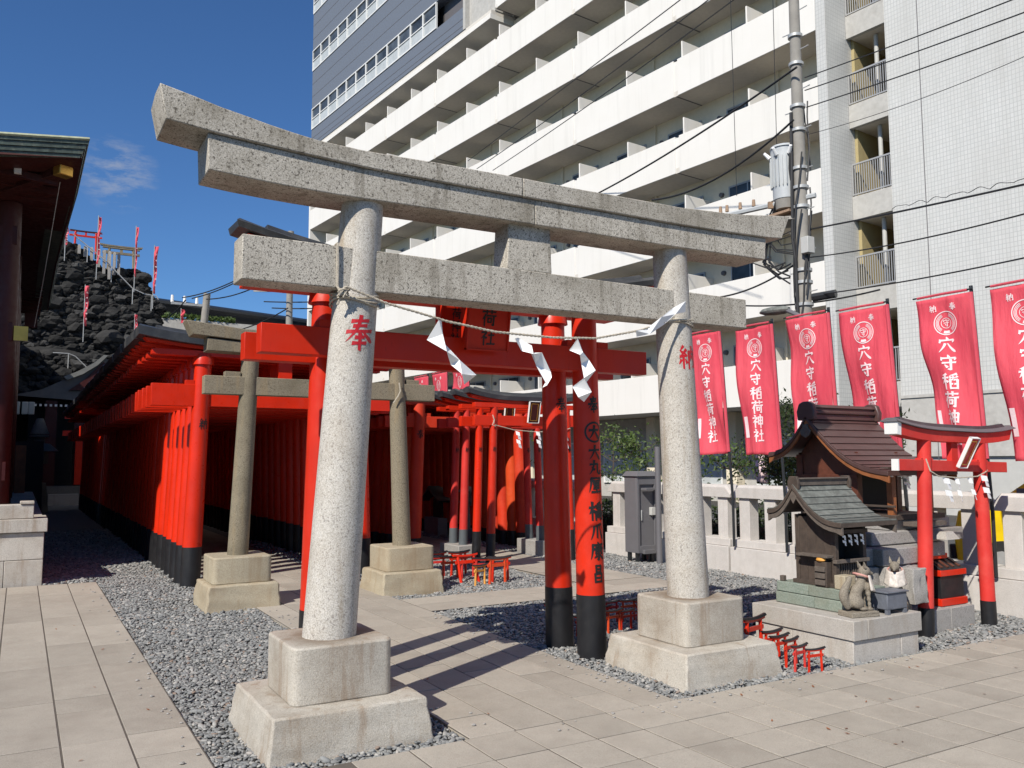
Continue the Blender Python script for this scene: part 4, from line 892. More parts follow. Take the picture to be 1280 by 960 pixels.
# ------------------------------------------------------------------ shrine stand, small shrines
K = thing('shrine_stand', 'pale granite block stand under the small green-roofed shrine', 'stone stand')
def blocks(parent, mat, rows, nm='stone_block', bev=.006):
    for (x0, x1, y0, y1, z0, z1) in rows: part(nm, bx(x0+.0015, x1-.0015, y0+.0015, y1-.0015, z0+.001, z1-.001), mat, parent, bev)
blocks(K, 'shrine_stone', [(5.565, 5.735, 4.378, 5.42, .157, .311), (5.735, 6.405, 4.378, 5.0, .157, .311), (5.735, 6.405, 5.0, 5.42, .157, .311),
                           (5.58, 6.16, 4.40, 5.0, -.06, .155), (6.16, 6.385, 4.40, 5.0, -.06, .155), (5.58, 6.385, 5.0, 5.40, -.06, .155)])
K2 = thing('green_stone_base', 'two courses of greenish stone under the small shrine', 'stone base')
blocks(K2, 'green_stone', [(5.775, 6.3, 4.62, 4.93, .312, .405), (5.775, 6.3, 4.93, 5.34, .312, .405), (5.783, 6.3, 4.625, 4.99, .407, .492), (5.783, 6.3, 4.99, 5.335, .407, .492)])

def gable_roof(parent, x0, x1, prof, th, mat, courses, board='wood', fascia=None):
    """prof: list of (y, z) from back eave over the ridge to the front eave (outer surface)"""
    g = G(); n = len(prof)
    for x in (x0, x1): pass
    low = [(y, z-th) for y, z in prof]
    part('roof_shell', G().prism(prof+low[::-1], 'x', x0, x1), fascia or mat, parent, .003)
    # overlapping courses as separate strips
    pk = max(range(n), key=lambda i: prof[i][1])
    def along(P, m):
        d = [0]
        for a, b in zip(P, P[1:]): d.append(d[-1]+math.dist(a, b))
        return [(float(np.interp(d[-1]*i/m, d, [p[0] for p in P])), float(np.interp(d[-1]*i/m, d, [p[1] for p in P]))) for i in range(m+1)]
    for side, P in (('f', prof[pk:]), ('b', prof[:pk+1][::-1])):
        m = courses if side == 'f' else max(3, courses*2//3); Q = along(P, m)
        for i in range(m):
            (ya, za), (yb, zb) = Q[i], Q[i+1]; d = Vector((0, yb-ya, zb-za)).normalized(); nn = Vector((0, -d.z, d.y)); nn = nn if nn.z > 0 else -nn
            t = .011; ins = .012
            poly = [(ya, za), (yb, zb), (yb+nn.y*t, zb+nn.z*t), (ya+nn.y*.002, za+nn.z*.002)]
            part('roof_board', G().prism(poly, 'x', x0+ins, x1-ins), mat, parent, .001)
    # barge boards under the gable edges
    for x, sx in ((x0, 1), (x1, -1)):
        b0 = [(y, z-th) for y, z in prof]; b1 = [(y*1.0, z-th-.045-(.02 if i in (0, n-1) else 0)) for i, (y, z) in enumerate(prof)]
        part('barge_board', G().prism(b0+b1[::-1], 'x', x+sx*.012, x+sx*.034), board, parent, .002)
def curve_profile(back, peak, front, n=8, sag=.16):
    out = []
    for (a, b) in ((back, peak), (peak, front)):
        for i in range(n+1):
            t = i/n; y = a[0]+(b[0]-a[0])*t; z = a[1]+(b[1]-a[1])*t-sag*abs(b[1]-a[1])*math.sin(pi*t)
            if i or not out: out.append((y, z))
    return out
H = thing('small_shrine', 'small weathered wooden shrine with a green copper roof on green stone', 'shrine')
pf = curve_profile((5.36, 1.115), (5.075, 1.335), (4.585, 1.035), 8, .30)
gable_roof(H, 5.72, 6.44, pf, .038, 'copper_green', 8, 'wood_grey', 'wood')
part('ridge', G().prism([(5.045, 1.325), (5.105, 1.325), (5.105, 1.375), (5.12, 1.378), (5.12, 1.39), (5.03, 1.39), (5.03, 1.378), (5.045, 1.375)], 'x', 5.745, 6.415), 'wood_grey', H, .003)
for x in (5.735, 6.40): part('ridge_end', G().prism([(5.02, 1.29), (5.13, 1.29), (5.135, 1.36), (5.115, 1.405), (5.035, 1.405), (5.015, 1.36)], 'x', x, x+.028), 'wood', H, .006)
part('pendant', G().prism([(5.05, 1.27), (5.09, 1.27), (5.11, 1.23), (5.07, 1.17), (5.03, 1.23)], 'x', 5.727, 5.740), 'wood_grey', H, .003)
# body: side wall of planks, posts, front opening
for i in range(4): part('plank', bx(5.868, 5.885, 4.80+.085*i, 4.883+.085*i, .50, 1.06+.08*(i in (1, 2))), 'wood', H, .002)
part('side_wall', bx(6.225, 6.245, 4.80, 5.16, .50, 1.08), 'wood', H); part('back_wall', bx(5.885, 6.225, 5.14, 5.16, .50, 1.08), 'wood', H)
for x, y in ((5.86, 4.76), (6.21, 4.76), (5.86, 5.135), (6.21, 5.135)): part('post', bx(x, x+.042, y, y+.042, .495, 1.075), 'wood', H, .003)
part('floor', bx(5.83, 6.27, 4.73, 5.19, .493, .525), 'wood', H, .003); part('sill', bx(5.84, 6.26, 4.735, 4.775, .69, .72), 'wood_grey', H, .003)
part('head_rail', bx(5.84, 6.26, 4.745, 4.785, .93, .965), 'wood', H, .003); part('mid_rail', bx(5.850, 5.866, 4.78, 5.17, .72, .745), 'wood_grey', H, .002)
for i in range(10): part('lattice_bar', bx(5.915+.029*i, 5.925+.029*i, 4.772, 4.785, .525, .69), 'wood_grey', H)
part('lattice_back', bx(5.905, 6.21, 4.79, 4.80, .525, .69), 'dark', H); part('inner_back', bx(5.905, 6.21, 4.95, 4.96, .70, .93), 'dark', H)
part('ceiling_board', bx(5.905, 6.21, 4.79, 5.13, 1.05, 1.06), 'wood', H)
part('shelf', bx(5.775, 5.868, 4.78, 5.10, .735, .755), 'wood_grey', H, .002); part('shelf_bracket', bx(5.80, 5.868, 4.83, 4.85, .64, .735), 'wood', H, .002)
DB = thing('drawer_box', 'little wooden box with slatted drawers against the small shrine wall', 'box')
part('case', bx(5.79, 5.855, 4.80, 4.92, .494, .70), 'wood', DB, .003)
for i in range(3): part('drawer', bx(5.776, 5.792, 4.81, 4.91, .51+.055*i, .552+.055*i), 'wood_grey', DB, .002)
part('round_bun', G().loft([[(5.80+.03*math.cos(a)*r, 4.86+.045*math.sin(a)*r, .70+z) for a in [2*pi*k/14 for k in range(14)]] for r, z in ((.6, 0), (1, .012), (.9, .03), (.4, .042))]), 'gold', DB).data.materials[0] = M['yellowish']
part('beam_end', bx(5.80, 5.84, 5.27, 5.31, .493, .54), 'wood_grey', H, .004)
YB = part('tan_stone_block', bx(5.80, 5.935, 4.63, 4.735, .493, .605), 'old_base', None, .006); tag(YB, 'upright tan stone block beside the first stone fox', 'stone block'); YB.data.materials[0] = M['old_base']
for i in range(4):
    o = link('zigzag_paper', sh, None, (5.93+.075*i, 4.728, .925)); o.scale = (.50, .6, .36); tag(o, f'tiny white zigzag paper over the small shrine opening, {nth(i+1)} of four', 'paper streamer', 'papers over the small shrine opening')

H2 = thing('brown_roofed_shrine', 'larger wooden shrine with stepped brown copper roof and gilded gable boards', 'shrine')
pf = curve_profile((6.33, 1.615), (5.83, 1.985), (4.92, 1.435), 10, .26)
gable_roof(H2, 6.80, 7.86, pf, .038, 'copper_brown', 11, 'wood_orange')
g = G().prism([(5.77, 1.95), (5.89, 1.95), (5.885, 2.0), (5.905, 2.01), (5.905, 2.03), (5.885, 2.04), (5.885, 2.06), (5.9, 2.07), (5.88, 2.10), (5.78, 2.10), (5.76, 2.07), (5.775, 2.06), (5.775, 2.04), (5.755, 2.03), (5.755, 2.01), (5.775, 2.0)], 'x', 6.86, 7.80); part('ridge', g, 'copper_brown', H2, .003)
for x in (6.80, 7.80): part('ridge_end', G().prism([(5.73, 1.94), (5.93, 1.94), (5.94, 2.03), (5.91, 2.11), (5.86, 2.13), (5.80, 2.13), (5.75, 2.11), (5.72, 2.03)], 'x', x, x+.06), 'copper_brown', H2, .012)
part('pendant', G().prism([(5.80, 1.90), (5.86, 1.90), (5.87, 1.86), (5.90, 1.84), (5.88, 1.79), (5.83, 1.765), (5.78, 1.79), (5.76, 1.84), (5.79, 1.86)], 'x', 6.79, 6.808), 'wood_grey', H2, .004)
part('side_wall', bx(7.02, 7.05, 5.42, 6.10, 1.04, 1.62), 'wood_red', H2); part('back_wall', bx(7.02, 7.66, 6.08, 6.12, 1.04, 1.62), 'wood_red', H2); part('side_wall', bx(7.63, 7.66, 5.42, 6.10, 1.04, 1.62), 'wood_red', H2)
for x, y in ((7.0, 5.40), (7.60, 5.40), (7.0, 6.06), (7.60, 6.06)): part('post', bx(x, x+.075, y, y+.075, 1.02, 1.60), 'wood_red', H2, .004)
for x in (7.02, 7.58): part('porch_post', bx(x, x+.06, 5.04, 5.10, 1.02, 1.46), 'wood_orange', H2, .004)
part('porch_beam', bx(6.95, 7.72, 5.03, 5.11, 1.42, 1.475), 'wood', H2, .004); part('wall_rail', bx(6.995, 7.02, 5.40, 6.15, 1.36, 1.40), 'wood_red', H2, .003)
part('door', bx(7.08, 7.60, 5.425, 5.45, 1.06, 1.55), 'dark', H2); part('floor', bx(7.0, 7.75, 5.0, 6.1, .985, 1.03), 'wood', H2, .004)
part('gable_wall', G().prism([(5.45, 1.62), (6.09, 1.62), (5.95, 1.78), (5.84, 1.90), (5.72, 1.78), (5.58, 1.68)], 'x', 7.03, 7.05), 'wood_red', H2)
part('railing', bx(6.99, 7.01, 5.0, 5.9, 1.10, 1.12), 'wood', H2, .002); part('step', bx(7.1, 7.55, 4.86, 5.0, .93, .97), 'wood_grey', H2, .003)
for i in range(7): part('rafter_end', bx(6.90+.135*i, 6.93+.135*i, 4.955, 4.99, 1.385, 1.412), 'frame_white', H2, .002)
part('gilt_fitting', bx(7.0, 7.70, 5.015, 5.028, 1.44, 1.465), 'gold', H2)
o = link('zigzag_paper', sh, None, (7.2, 5.02, 1.40)); o.scale = (1, 1, .5); tag(o, 'white zigzag paper at the porch of the brown-roofed shrine', 'paper streamer', 'papers at the brown-roofed shrine porch')
o = link('zigzag_paper', sh, None, (7.42, 5.02, 1.40)); o.scale = (1, 1, .5); tag(o, 'second white zigzag paper at the porch of the brown-roofed shrine, by the slender post', 'paper streamer', 'papers at the brown-roofed shrine porch')
K3 = thing('stone_mound', 'stacked grey hewn stones carrying the brown-roofed shrine', 'stone stand')
blocks(K3, 'grey_stone', [(6.62, 7.32, 4.98, 5.6, .77, .89), (7.32, 8.0, 4.98, 5.6, .77, .89), (7.0, 8.0, 5.6, 6.1, .77, .89), (6.95, 7.9, 5.05, 6.05, .89, .985),
                          (6.52, 7.08, 4.80, 5.35, .615, .765), (7.085, 7.7, 4.98, 5.5, .63, .765), (6.32, 6.54, 4.90, 5.6, .61, .765)], bev=.01)
for i, (x, y, z, w, d, h) in enumerate(((6.42, 4.98, .50, .22, .3, .22), (6.42, 4.95, .38, .26, .3, .16), (6.66, 4.92, .50, .26, .3, .22), (6.62, 4.88, .385, .2, .2, .15), (6.93, 4.95, .46, .3, .3, .30), (7.15, 5.15, .44, .25, .3, .34), (6.80, 4.72, .45, .20, .16, .30), (6.9, 5.35, .35, .8, .5, .7), (7.5, 5.75, .35, .6, .6, .7))):
    part('rough_stone', rough_block(x-w/2, x+w/2, y-d/2, y+d/2, z-h/2, z+h/2, .01, 5, .010), 'grey_stone', K3, .012)
blocks(K3, 'grey_stone', [(6.42, 7.04, 4.9, 5.6, -.05, .31), (7.04, 7.9, 5.5, 6.1, -.05, .31)])
lamp = part('stone_cap', G().loft([[(7.55+a*.1, 4.9+b*.1, .80) for a, b in ((-1, -1), (1, -1), (1, 1), (-1, 1))], [(7.55+a*.06, 4.9+b*.06, .87) for a, b in ((-1, -1), (1, -1), (1, 1), (-1, 1))]]), 'shrine_stone', K3)
SH = thing('slender_post', 'grey steel bollard with yellow reflector beyond the fence', 'bollard'); part('post', G().cyl((9.3, 6.28, 0), (9.3, 6.28, 1.0), .05, n=14), 'elec', SH); part('reflector', G().cyl((9.26, 6.24, .78), (9.25, 6.23, .84), .035, n=10), 'yellow', SH)

# small red torii at the stand
PR = dict(hb=.48, ht=.42, r0=.066, r1=.060, ztop=1.72, zfoot=.226, nuki=(1.432, 1.532), hn=.83, th=.033, collar=None, lintel=(1.70, 1.80), hl=.83, lift=.06, hc=.90, cap_t=.040, red='red_pink', foot='roof_grey', n=20, wedge=True, ws=.3, lw=.06, flat=False, face=.006)
PR['foot'] = 'black'
Rt = make_torii('small_red_torii', PR); Rt.location = (7.475, 4.745, 0); Rt.rotation_euler = (0, rad(1.2), 0); tag(Rt, 'small red torii with upturned grey cap before the offering box', 'torii gate')
for c in Rt.children:
    if c.name.startswith('roof_cap'): c.data.materials[0] = M['roof_grey']; c.data.materials[0] = M['dark_grey']
part('lintel_end', curved_bar(-.885, -.832, 2, lambda x: .06*max(0, abs(x)/.90-.25)**2.2/.75**2.2, 0, [(-.064, 1.695), (.064, 1.695), (.068, 1.805), (-.068, 1.805)]), 'frame_white', Rt)
part('beam_end', bx(-.845, -.831, -.034, .034, 1.431, 1.533), 'frame_white', Rt)
plaque(Rt, .03, -.13, 1.46, 1.76, .125, rad(27), None, face='red_pink', frame=2, fw=.006)
def rope_small(nm, label, pts):
    t = thing(nm, label, 'rope'); part('strand', G().tube(pts, .006, 5), 'rope', t); return t
rope_small('thin_rope', 'thin straw rope hung between the pillars of the small red torii', [(7.04, 4.70, 1.55), (7.06, 4.675, 1.44), (7.15, 4.66, 1.395), (7.45, 4.66, 1.375), (7.75, 4.66, 1.385), (7.9, 4.675, 1.42), (7.98, 4.70, 1.44)])
for i, (x, z, s, l) in enumerate(((7.26, 1.385, 1.0, 'white zigzag paper hanging near the first pillar of the small red torii'), (7.42, 1.38, .5, 'thin blown paper strip in the middle of the small red torii rope'), (7.62, 1.38, .5, 'second thin blown paper strip, further along the small red torii rope'), (7.84, 1.40, 1.05, 'white zigzag paper laid over the far pillar of the small red torii'))):
    o = link('zigzag_paper', sh, None, (x, 4.66 if i != 3 else 4.655, z)); o.scale = (s*1.15, 1, .92); o.rotation_euler = (0, -.12-.1*i*(i < 3), 0); tag(o, l, 'paper streamer', 'papers on the small red torii rope')
SB = thing('torii_foot_stone', 'two grey granite blocks under the red offering box', 'stone base')
blocks(SB, 'grey_stone', [(7.08, 7.49, 4.82, 5.45, -.06, .178), (7.49, 7.86, 4.82, 5.45, -.06, .178)])
OB = thing('offering_box', 'black and vermilion wooden offering box with a slotted lid', 'offering box', (7.62, 5.05, 0))
part('body', bx(-.15, .215, -.15, .17, .23, .50), 'black', OB, .004); part('bottom_band', bx(-.17, .235, -.17, .19, .182, .248), 'red_b', OB, .004); part('top_band', bx(-.17, .235, -.17, .19, .455, .51), 'red_b', OB, .004)
g = G().prism([(-.17, .51), (.19, .51), (.02, .60), (-.02, .60)], 'x', -.15, .215); part('hopper', g, 'black', OB, .003)
for i in range(4): part('slat', G().obox((-.10+.09*i, -.08, .562), (.03, .14, .02), Matrix.Rotation(.5, 3, 'X')), 'wood_red', OB)
part('lid', bx(-.19, .12, -.06, .14, .60, .65), 'red_b', OB, .004)

# stone foxes: one smooth body each, grown from blended lobes
def fox(name, label, loc, rz, mat='fox_stone'):
    mb = bpy.data.metaballs.new('fox'); mb.resolution = .009; mb.render_resolution = .009; mb.threshold = .35
    def e(p, r, s=(1, 1, 1), rot=None):
        x = mb.elements.new(type='ELLIPSOID'); x.co = p; x.radius = r*1.35; x.size_x, x.size_y, x.size_z = s
        if rot is not None: x.rotation = rot.to_quaternion()
    RY = lambda a: Matrix.Rotation(a, 3, 'Y')
    e((-.055, 0, .085), .075, (1, .85, .9)); e((-.035, 0, .15), .065, (.8, .75, 1.1), RY(.3)); e((.01, 0, .20), .055, (.8, .75, 1.1), RY(.25))
    for s in (-1, 1):
        e((-.045, s*.042, .065), .05, (1.1, .5, .85)); e((.0, s*.048, .022), .026, (1.6, .7, .6))
        for z, r in ((.19, .032), (.14, .028), (.095, .023), (.055, .020), (.025, .020)): e((.052+(.20-z)*.10, s*.030, z), r, (.8, .8, 1.2))
        e((.078, s*.030, .016), .022, (1.3, .8, .6))
    e((.03, 0, .255), .048, (.8, .8, 1.1), RY(.2)); e((.055, 0, .31), .052, (1.05, .85, .9)); e((.095, 0, .298), .030, (1.5, .6, .6), RY(.25)); e((.122, 0, .288), .017, (1.2, .7, .7))
    for i in range(9):
        t = i/8; e((-.118-.035*math.sin(t*pi*1.3), 0, .045+.21*t), .044*(1-.75*abs(t-.4)), (.95, .8, 1.1))
    o = bpy.data.objects.new('fox', mb); COL.objects.link(o); dg = bpy.context.evaluated_depsgraph_get(); dg.update()
    me = bpy.data.meshes.new_from_object(o.evaluated_get(dg)); bpy.data.objects.remove(o)
    g = G(); g.v = [tuple(v.co) for v in me.vertices]; g.f = [tuple(p.vertices) for p in me.polygons]; g.m = [0]*len(g.f); bpy.data.meshes.remove(me)
    zs = [v[2] for v in g.v]
    T = thing(name, label, 'fox statue', loc, rz)
    for s in (-1, 1):
        g.loft([[(.040+a*.012, s*.028+b*.014, .335) for a, b in ((-1, -1), (1, -1), (1, 1), (-1, 1))], [(.030+a*.007, s*.034+b*.008, .365) for a, b in ((-1, -1), (1, -1), (1, 1), (-1, 1))], [(.022+a*.001, s*.038+b*.001, .390) for a, b in ((-1, -1), (1, -1), (1, 1), (-1, 1))]])
    b = part('body', g, mat, T); b.location.z = .035
    part('pedestal', rough_block(-.15, .12, -.085, .085, 0, .04, .004, 3, .003), mat, T, .006)
    # bib
    g = G(); vs = []; nu, nv = 12, 10
    for j in range(nv+1):
        for i in range(nu+1):
            a = -1.5+3.0*i/nu; v = j/nv; r = .062+.022*v; z = .275-.12*v-.012*math.cos(a*2)
            vs.append((.028+r*math.cos(a)*(1.0+.15*v)+.008*math.sin(i*2.1)*v, (r+.004)*math.sin(a), z+.035))
    g.add(vs, [(j*(nu+1)+i, j*(nu+1)+i+1, (j+1)*(nu+1)+i+1, (j+1)*(nu+1)+i) for j in range(nv) for i in range(nu)])
    o = link('bib', g.mesh('bib', 'bib', True, False), T); s = o.modifiers.new('s', 'SOLIDIFY'); s.thickness = .004
    g = G(); g.tube([(.022+.058*math.cos(a), .058*math.sin(a), .312+.02*math.cos(a)*-1) for a in [2*pi*k/20 for k in range(21)]], .008, 6); part('collar', g, 'bib_red', T)
    return T
M['bib'] = plain('white_silk_bib', (.52, .47, .42), .35, var=.25, vscale=30); M['bib_red'] = plain('pink_collar', (.55, .28, .24), .6)
fox('stone_fox', 'seated stone fox in profile with white bib at the corner of the stand', (5.83, 4.52, .311), rad(-12))
fox('stone_fox', 'stone fox with white bib facing the other one beside the small red torii', (6.40, 4.60, .311), rad(212))
IB = thing('incense_box', 'bluish grey stone incense box on feet between the two foxes', 'stone box', (6.13, 4.47, .311))
part('trough', bx(-.12, .15, -.055, .10, .03, .165), 'slate_box', IB, .008) if 'slate_box' in M else None
M['slate_box'] = plain('bluish_stone', (.115, .125, .15), .6, var=.2, vscale=12, bmp=.3)
part('trough', bx(-.10, .15, -.055, .10, .035, .165), 'slate_box', IB, .008); part('rim', bx(-.112, .162, -.067, .112, .165, .178), 'slate_box', IB, .004)
for a, b in ((-.09, -.045), (.12, -.045), (-.09, .07), (.12, .07)): part('foot', bx(a-.012, a+.018, b-.012, b+.018, 0, .036), 'slate_box', IB)

# small dark shrines further along the fence
for i, (x, y, h, l) in enumerate(((7.95, 16.5, 1.02, 'small dark shrine with pointed roof seen between the slender and faded gates'), (8.05, 18.0, 1.35, 'dark roofed little shrine behind the big pillar of the second tunnel'), (8.0, 20.2, 1.5, 'farthest dark little shrine glimpsed beside the old stone torii'))):
    t = thing('wayside_shrine', l, 'shrine', (x, y, 0), 0, 'dark wayside shrines by the fence')
    part('stone_foot', bx(-.35, .35, -.35, .35, -.05, .35), 'grey_stone', t, .01); part('body', bx(-.2, .2, -.22, .22, .35, h-.28), 'wood', t, .005)
    part('roof', G().prism([(-.55, h-.30), (-.25, h-.20), (0, h), (.25, h-.20), (.55, h-.30), (.5, h-.34), (0, h-.08), (-.5, h-.34)], 'x', -.42, .42), 'roof_black', t, .004)
    part('door', bx(-.12, .12, -.235, -.222, .42, h-.38), 'dark', t)
lf = thing('stone_lantern', 'grey stone lantern standing dark behind the slender gates', 'stone lantern', (7.8, 15.2, 0))
for nm, z0, z1, r0, r1, n in (('base', -.05, .2, .22, .2, 6), ('shaft', .2, .65, .08, .07, 12), ('platform', .65, .74, .14, .19, 6), ('fire_box', .74, .92, .13, .13, 6), ('roof', .92, 1.05, .27, .06, 6), ('finial', 1.05, 1.17, .05, .01, 8)): part(nm, G().cyl((0, 0, z0), (0, 0, z1), r0, r1, n), 'grey_stone', lf, .004)
# ------------------------------------------------------------------ apartment block across the street
AB = thing('apartment_block', 'long white apartment block with rows of balconies across the street', 'apartment building', (0, 0, 0), .0967226)
S0 = 23.0; SW = 24.45; b0 = 3.33; FH = 2.975; NF = 11
def zb(k): return b0+FH*k
tR, tL = 15.26, 56.85
segs = [tR, 21.28, 27.2, 33.2, 39.17, 45.1, 51.0, tL]
for k in range(NF):
    for i, (a, c) in enumerate(zip(segs, segs[1:])):
        if k > 6 and a >= 33: continue
        part('parapet', bx(S0, S0+.14, a+(.0 if i == 0 else .10), c-.10 if c < tL else c, zb(k)+.001, zb(k)+1.42), 'wall_white', AB, .012)
        if c < tL: part('joint_strip', bx(S0+.03, S0+.12, c-.099, c+.099, zb(k)+.08, zb(k)+1.36), 'wall_white', AB)
        part('floor_slab', bx(S0+.02, SW+.4, a+.003, c-.003, zb(k)-.002, zb(k)+.20), 'slab', AB)
        part('slab_joint', bx(S0+.02, SW, c-.03, c+.03, zb(k)-.010, zb(k)-.003), 'dark_grey', AB)
    top = zb(k)+FH
    part('back_wall', bx(SW, SW+.3, tR, tL if k < 7 else 33.6, zb(k)+.2, top-.003), 'wall_beige', AB)
part('floor_slab', bx(S0+.02, SW+.4, tR, 33.6, zb(NF)-.002, zb(NF)+.25), 'slab', AB)
part('roof_edge', bx(S0-.04, SW+.4, 33.65, tL, zb(7)-.32, zb(7)-.05), 'wall_white', AB, .01); part('floor_slab', bx(S0+.02, SW+.4, 33.65, tL, zb(7)-.05, zb(7)+.16), 'slab', AB)
tb = [17.95+3.0*i for i in range(13)]
md = mw = mv = mg = mu = mp = None
def dup(o, parent, loc):
    c = o.copy(); COL.objects.link(c); c.parent = parent; c.location = loc
    for ch in o.children: q = ch.copy(); COL.objects.link(q); q.parent = c
    return c
pd = pw = pv = pu = None
for k in range(NF):
    for i, t in enumerate(tb):
        if k > 6 and t > 33: continue
        if k > 6 and t < 24: continue
        if pd is None: pd = part('partition', bx(S0+.02, SW, -.03, .03, .18, 2.05), 'grey_light', AB, .01); pd.data.materials[0] = M['wall_white']; pd.location = (0, t, zb(k))
        else: dup(pd, AB, (0, t, zb(k)))
        x = t+.35
        if pw is None:
            pw = link('window', None, AB, (SW-.04, x, zb(k)+.22))
            part('frame', G().box(-.02, .03, 0, 1.75, 0, .06).box(-.02, .03, 0, 1.75, 2.09, 2.15).box(-.02, .03, 0, .05, .06, 2.09).box(-.02, .03, 1.70, 1.75, .06, 2.09).box(-.02, .03, .86, .91, .06, 2.09), 'alu', pw); part('pane', bx(0, .02, .05, 1.70, .06, 2.09), 'glass', pw)
        else: dup(pw, AB, (SW-.04, x, zb(k)+.22))
        if pv is None: pv = part('vent_hood', G().cyl((SW-.10, 0, 0), (SW+.02, 0, 0), .085, .10, 14), 'dark_grey', AB); pv.location = (0, t+2.45, zb(k)+2.15)
        else: dup(pv, AB, (0, t+2.45, zb(k)+2.15))
        if k < 5 and i % 2 == 0: part('drain_pipe', G().cyl((SW-.08, t-.22, zb(k)+.2), (SW-.08, t-.22, zb(k)+FH), .035, n=8), 'wall_beige', AB)
part('end_wall', bx(S0, SW+6, tL, tL+.25, 0, 24.1), 'wall_white', AB)
# ground floor
part('ground_wall', bx(SW+1.2, SW+1.5, tR, tL, -.05, b0-.003), 'wall_beige', AB).data.materials[0] = M['concrete']
for i in range(9):
    t = 17.5+4.2*i
    w = link('window', None, AB, (SW+1.12, t, .55)); part('frame', G().box(0, .06, 0, 2.6, 0, .07).box(0, .06, 0, 2.6, 1.75, 1.82).box(0, .06, 0, .07, .07, 1.75).box(0, .06, 2.53, 2.6, .07, 1.75).box(0, .06, 1.27, 1.33, .07, 1.75).box(0, .06, .07, 2.53, 1.15, 1.2), 'frame_white', w); part('pane', bx(.02, .04, .07, 2.53, .07, 1.75), 'glass_frost', w)
    part('column', bx(SW+.75, SW+1.19, t-1.0, t-.5, -.05, b0-.003), 'wall_beige', AB, .01)
# grey clad upper storeys
part('clad_wall', bx(S0-.02, S0+8, 36.25, tL, zb(7)+.161, 25.60), 'steel_grey_clad', AB); part('clad_wall', bx(S0-.02, S0+8, 36.25, tL, 27.20, 30.02), 'steel_grey_clad', AB); part('clad_wall', bx(S0-.02, S0+8, 36.25, tL, 31.62, 34.4), 'steel_grey_clad', AB); part('clad_wall', bx(S0-.02, S0+8, 36.25, tL, 36.02, 40), 'steel_grey_clad', AB)
part('clad_recess', bx(S0+.55, S0+8, 36.25, 39.1, 27.20-1.6, 27.20), 'dark_grey', AB)
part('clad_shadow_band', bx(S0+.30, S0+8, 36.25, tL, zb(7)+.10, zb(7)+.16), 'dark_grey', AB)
for z in (24.55, 24.95, 28.1, 29.05, 32.5, 33.5): part('panel_seam', bx(S0-.028, S0-.015, 36.26, tL, z, z+.03), 'dark_grey', AB)
pg = None
for j, (z0, z1) in enumerate(((25.62, 27.18), (30.04, 31.60), (34.42, 36.0))):
    for i in range(12 if j == 0 else 13):
        t0 = tL-1.483*(i+1)-.05
        if pg is None:
            pg = link('window', None, AB, (S0-.02, t0, z0)); W_ = 1.483; H_ = 1.56
            g = G().box(-.05, .06, 0, W_-.002, 0, .07).box(-.05, .06, 0, W_-.002, H_-.07, H_).box(-.05, .06, 0, .05, .07, H_-.07).box(-.05, .06, W_-.05, W_-.002, .07, H_-.07).box(-.05, .06, .05, W_-.05, .74, .80)
            part('frame', g, 'frame_white', pg); part('upper_pane', bx(.02, .04, .05, W_-.05, .80, H_-.07), 'glass', pg); part('lower_pane', bx(.0, .02, .05, W_-.05, .07, .74), 'glass_frost', pg); part('blind', bx(.05, .07, .3+.2*(i % 3), W_-.1, .5, H_-.1), 'glass_frost', pg)
        else:
            c = dup(pg, AB, (S0-.02, t0, z0))
part('curtain_wall', bx(S0+.56, S0+.6, 36.3, tL, 25.60, 40), 'dark', AB)
part('side_tower_wall', bx(S0+.25, S0+8, 33.62, 36.24, zb(7)+.17, 40), 'concrete', AB); part('tower_seam', bx(S0+.235, S0+.252, 34.3, 34.34, zb(7)+.2, 40), 'grey_light', AB)
part('tower_rib', bx(S0-.03, S0+.25, 36.02, 36.24, zb(7)+.17, 40), 'concrete', AB)
part('body', bx(SW+.45, SW+12, 15.31, tL-.2, b0+.02, 33), 'wall_beige', AB)
# tiled pier, open stair landings, tiled wall
SP = 24.1
part('tiled_pier', bx(S0, SP+2.5, 14.905, 15.255, -.05, 40), 'tile', AB, .01)
part('tiled_wall', bx(SP, SP+.5, -12, 13.57, 3.42, 40), 'tile', AB)
part('wall_seam', bx(SP-.006, SP+.01, 12.52, 12.54, 1.4, 40), 'dark_grey', AB)
part('base_band', bx(SP+.001, SP+.5, -12, 13.57, 1.62, 3.418), 'concrete', AB); part('base_lip', bx(SP-.04, SP+.001, -12, 13.57, 3.34, 3.42), 'concrete', AB)
part('plinth_band', bx(SP+.1, SP+.5, -12, 13.57, -.05, 1.618), 'grey_light', AB); 
for t in (2.0, 6.4): part('shutter', bx(SP+.03, SP+.1, t, t+3.4, -.05, 1.60), 'dark_grey', AB)
part('shutter_frame', bx(SP+.02, SP+.099, 9.95, 10.2, -.05, 1.60), 'grey_light', AB)
part('side_return', bx(SP+.5, SP+3.5, 13.30, 13.57, 3.42, 40), 'wall_yellow', AB)
part('landing_back', bx(SP+2.5, SP+2.8, 13.3, 15.3, 0, 40), 'dark_grey', AB)
part('landing_side', bx(SP+.30, SP+2.5, 14.80, 14.903, 3.3, 40), 'wall_yellow', AB)
zr = [1.55+(z-1.55)*SP/23 for z in (12.36,)][0]
pr = None
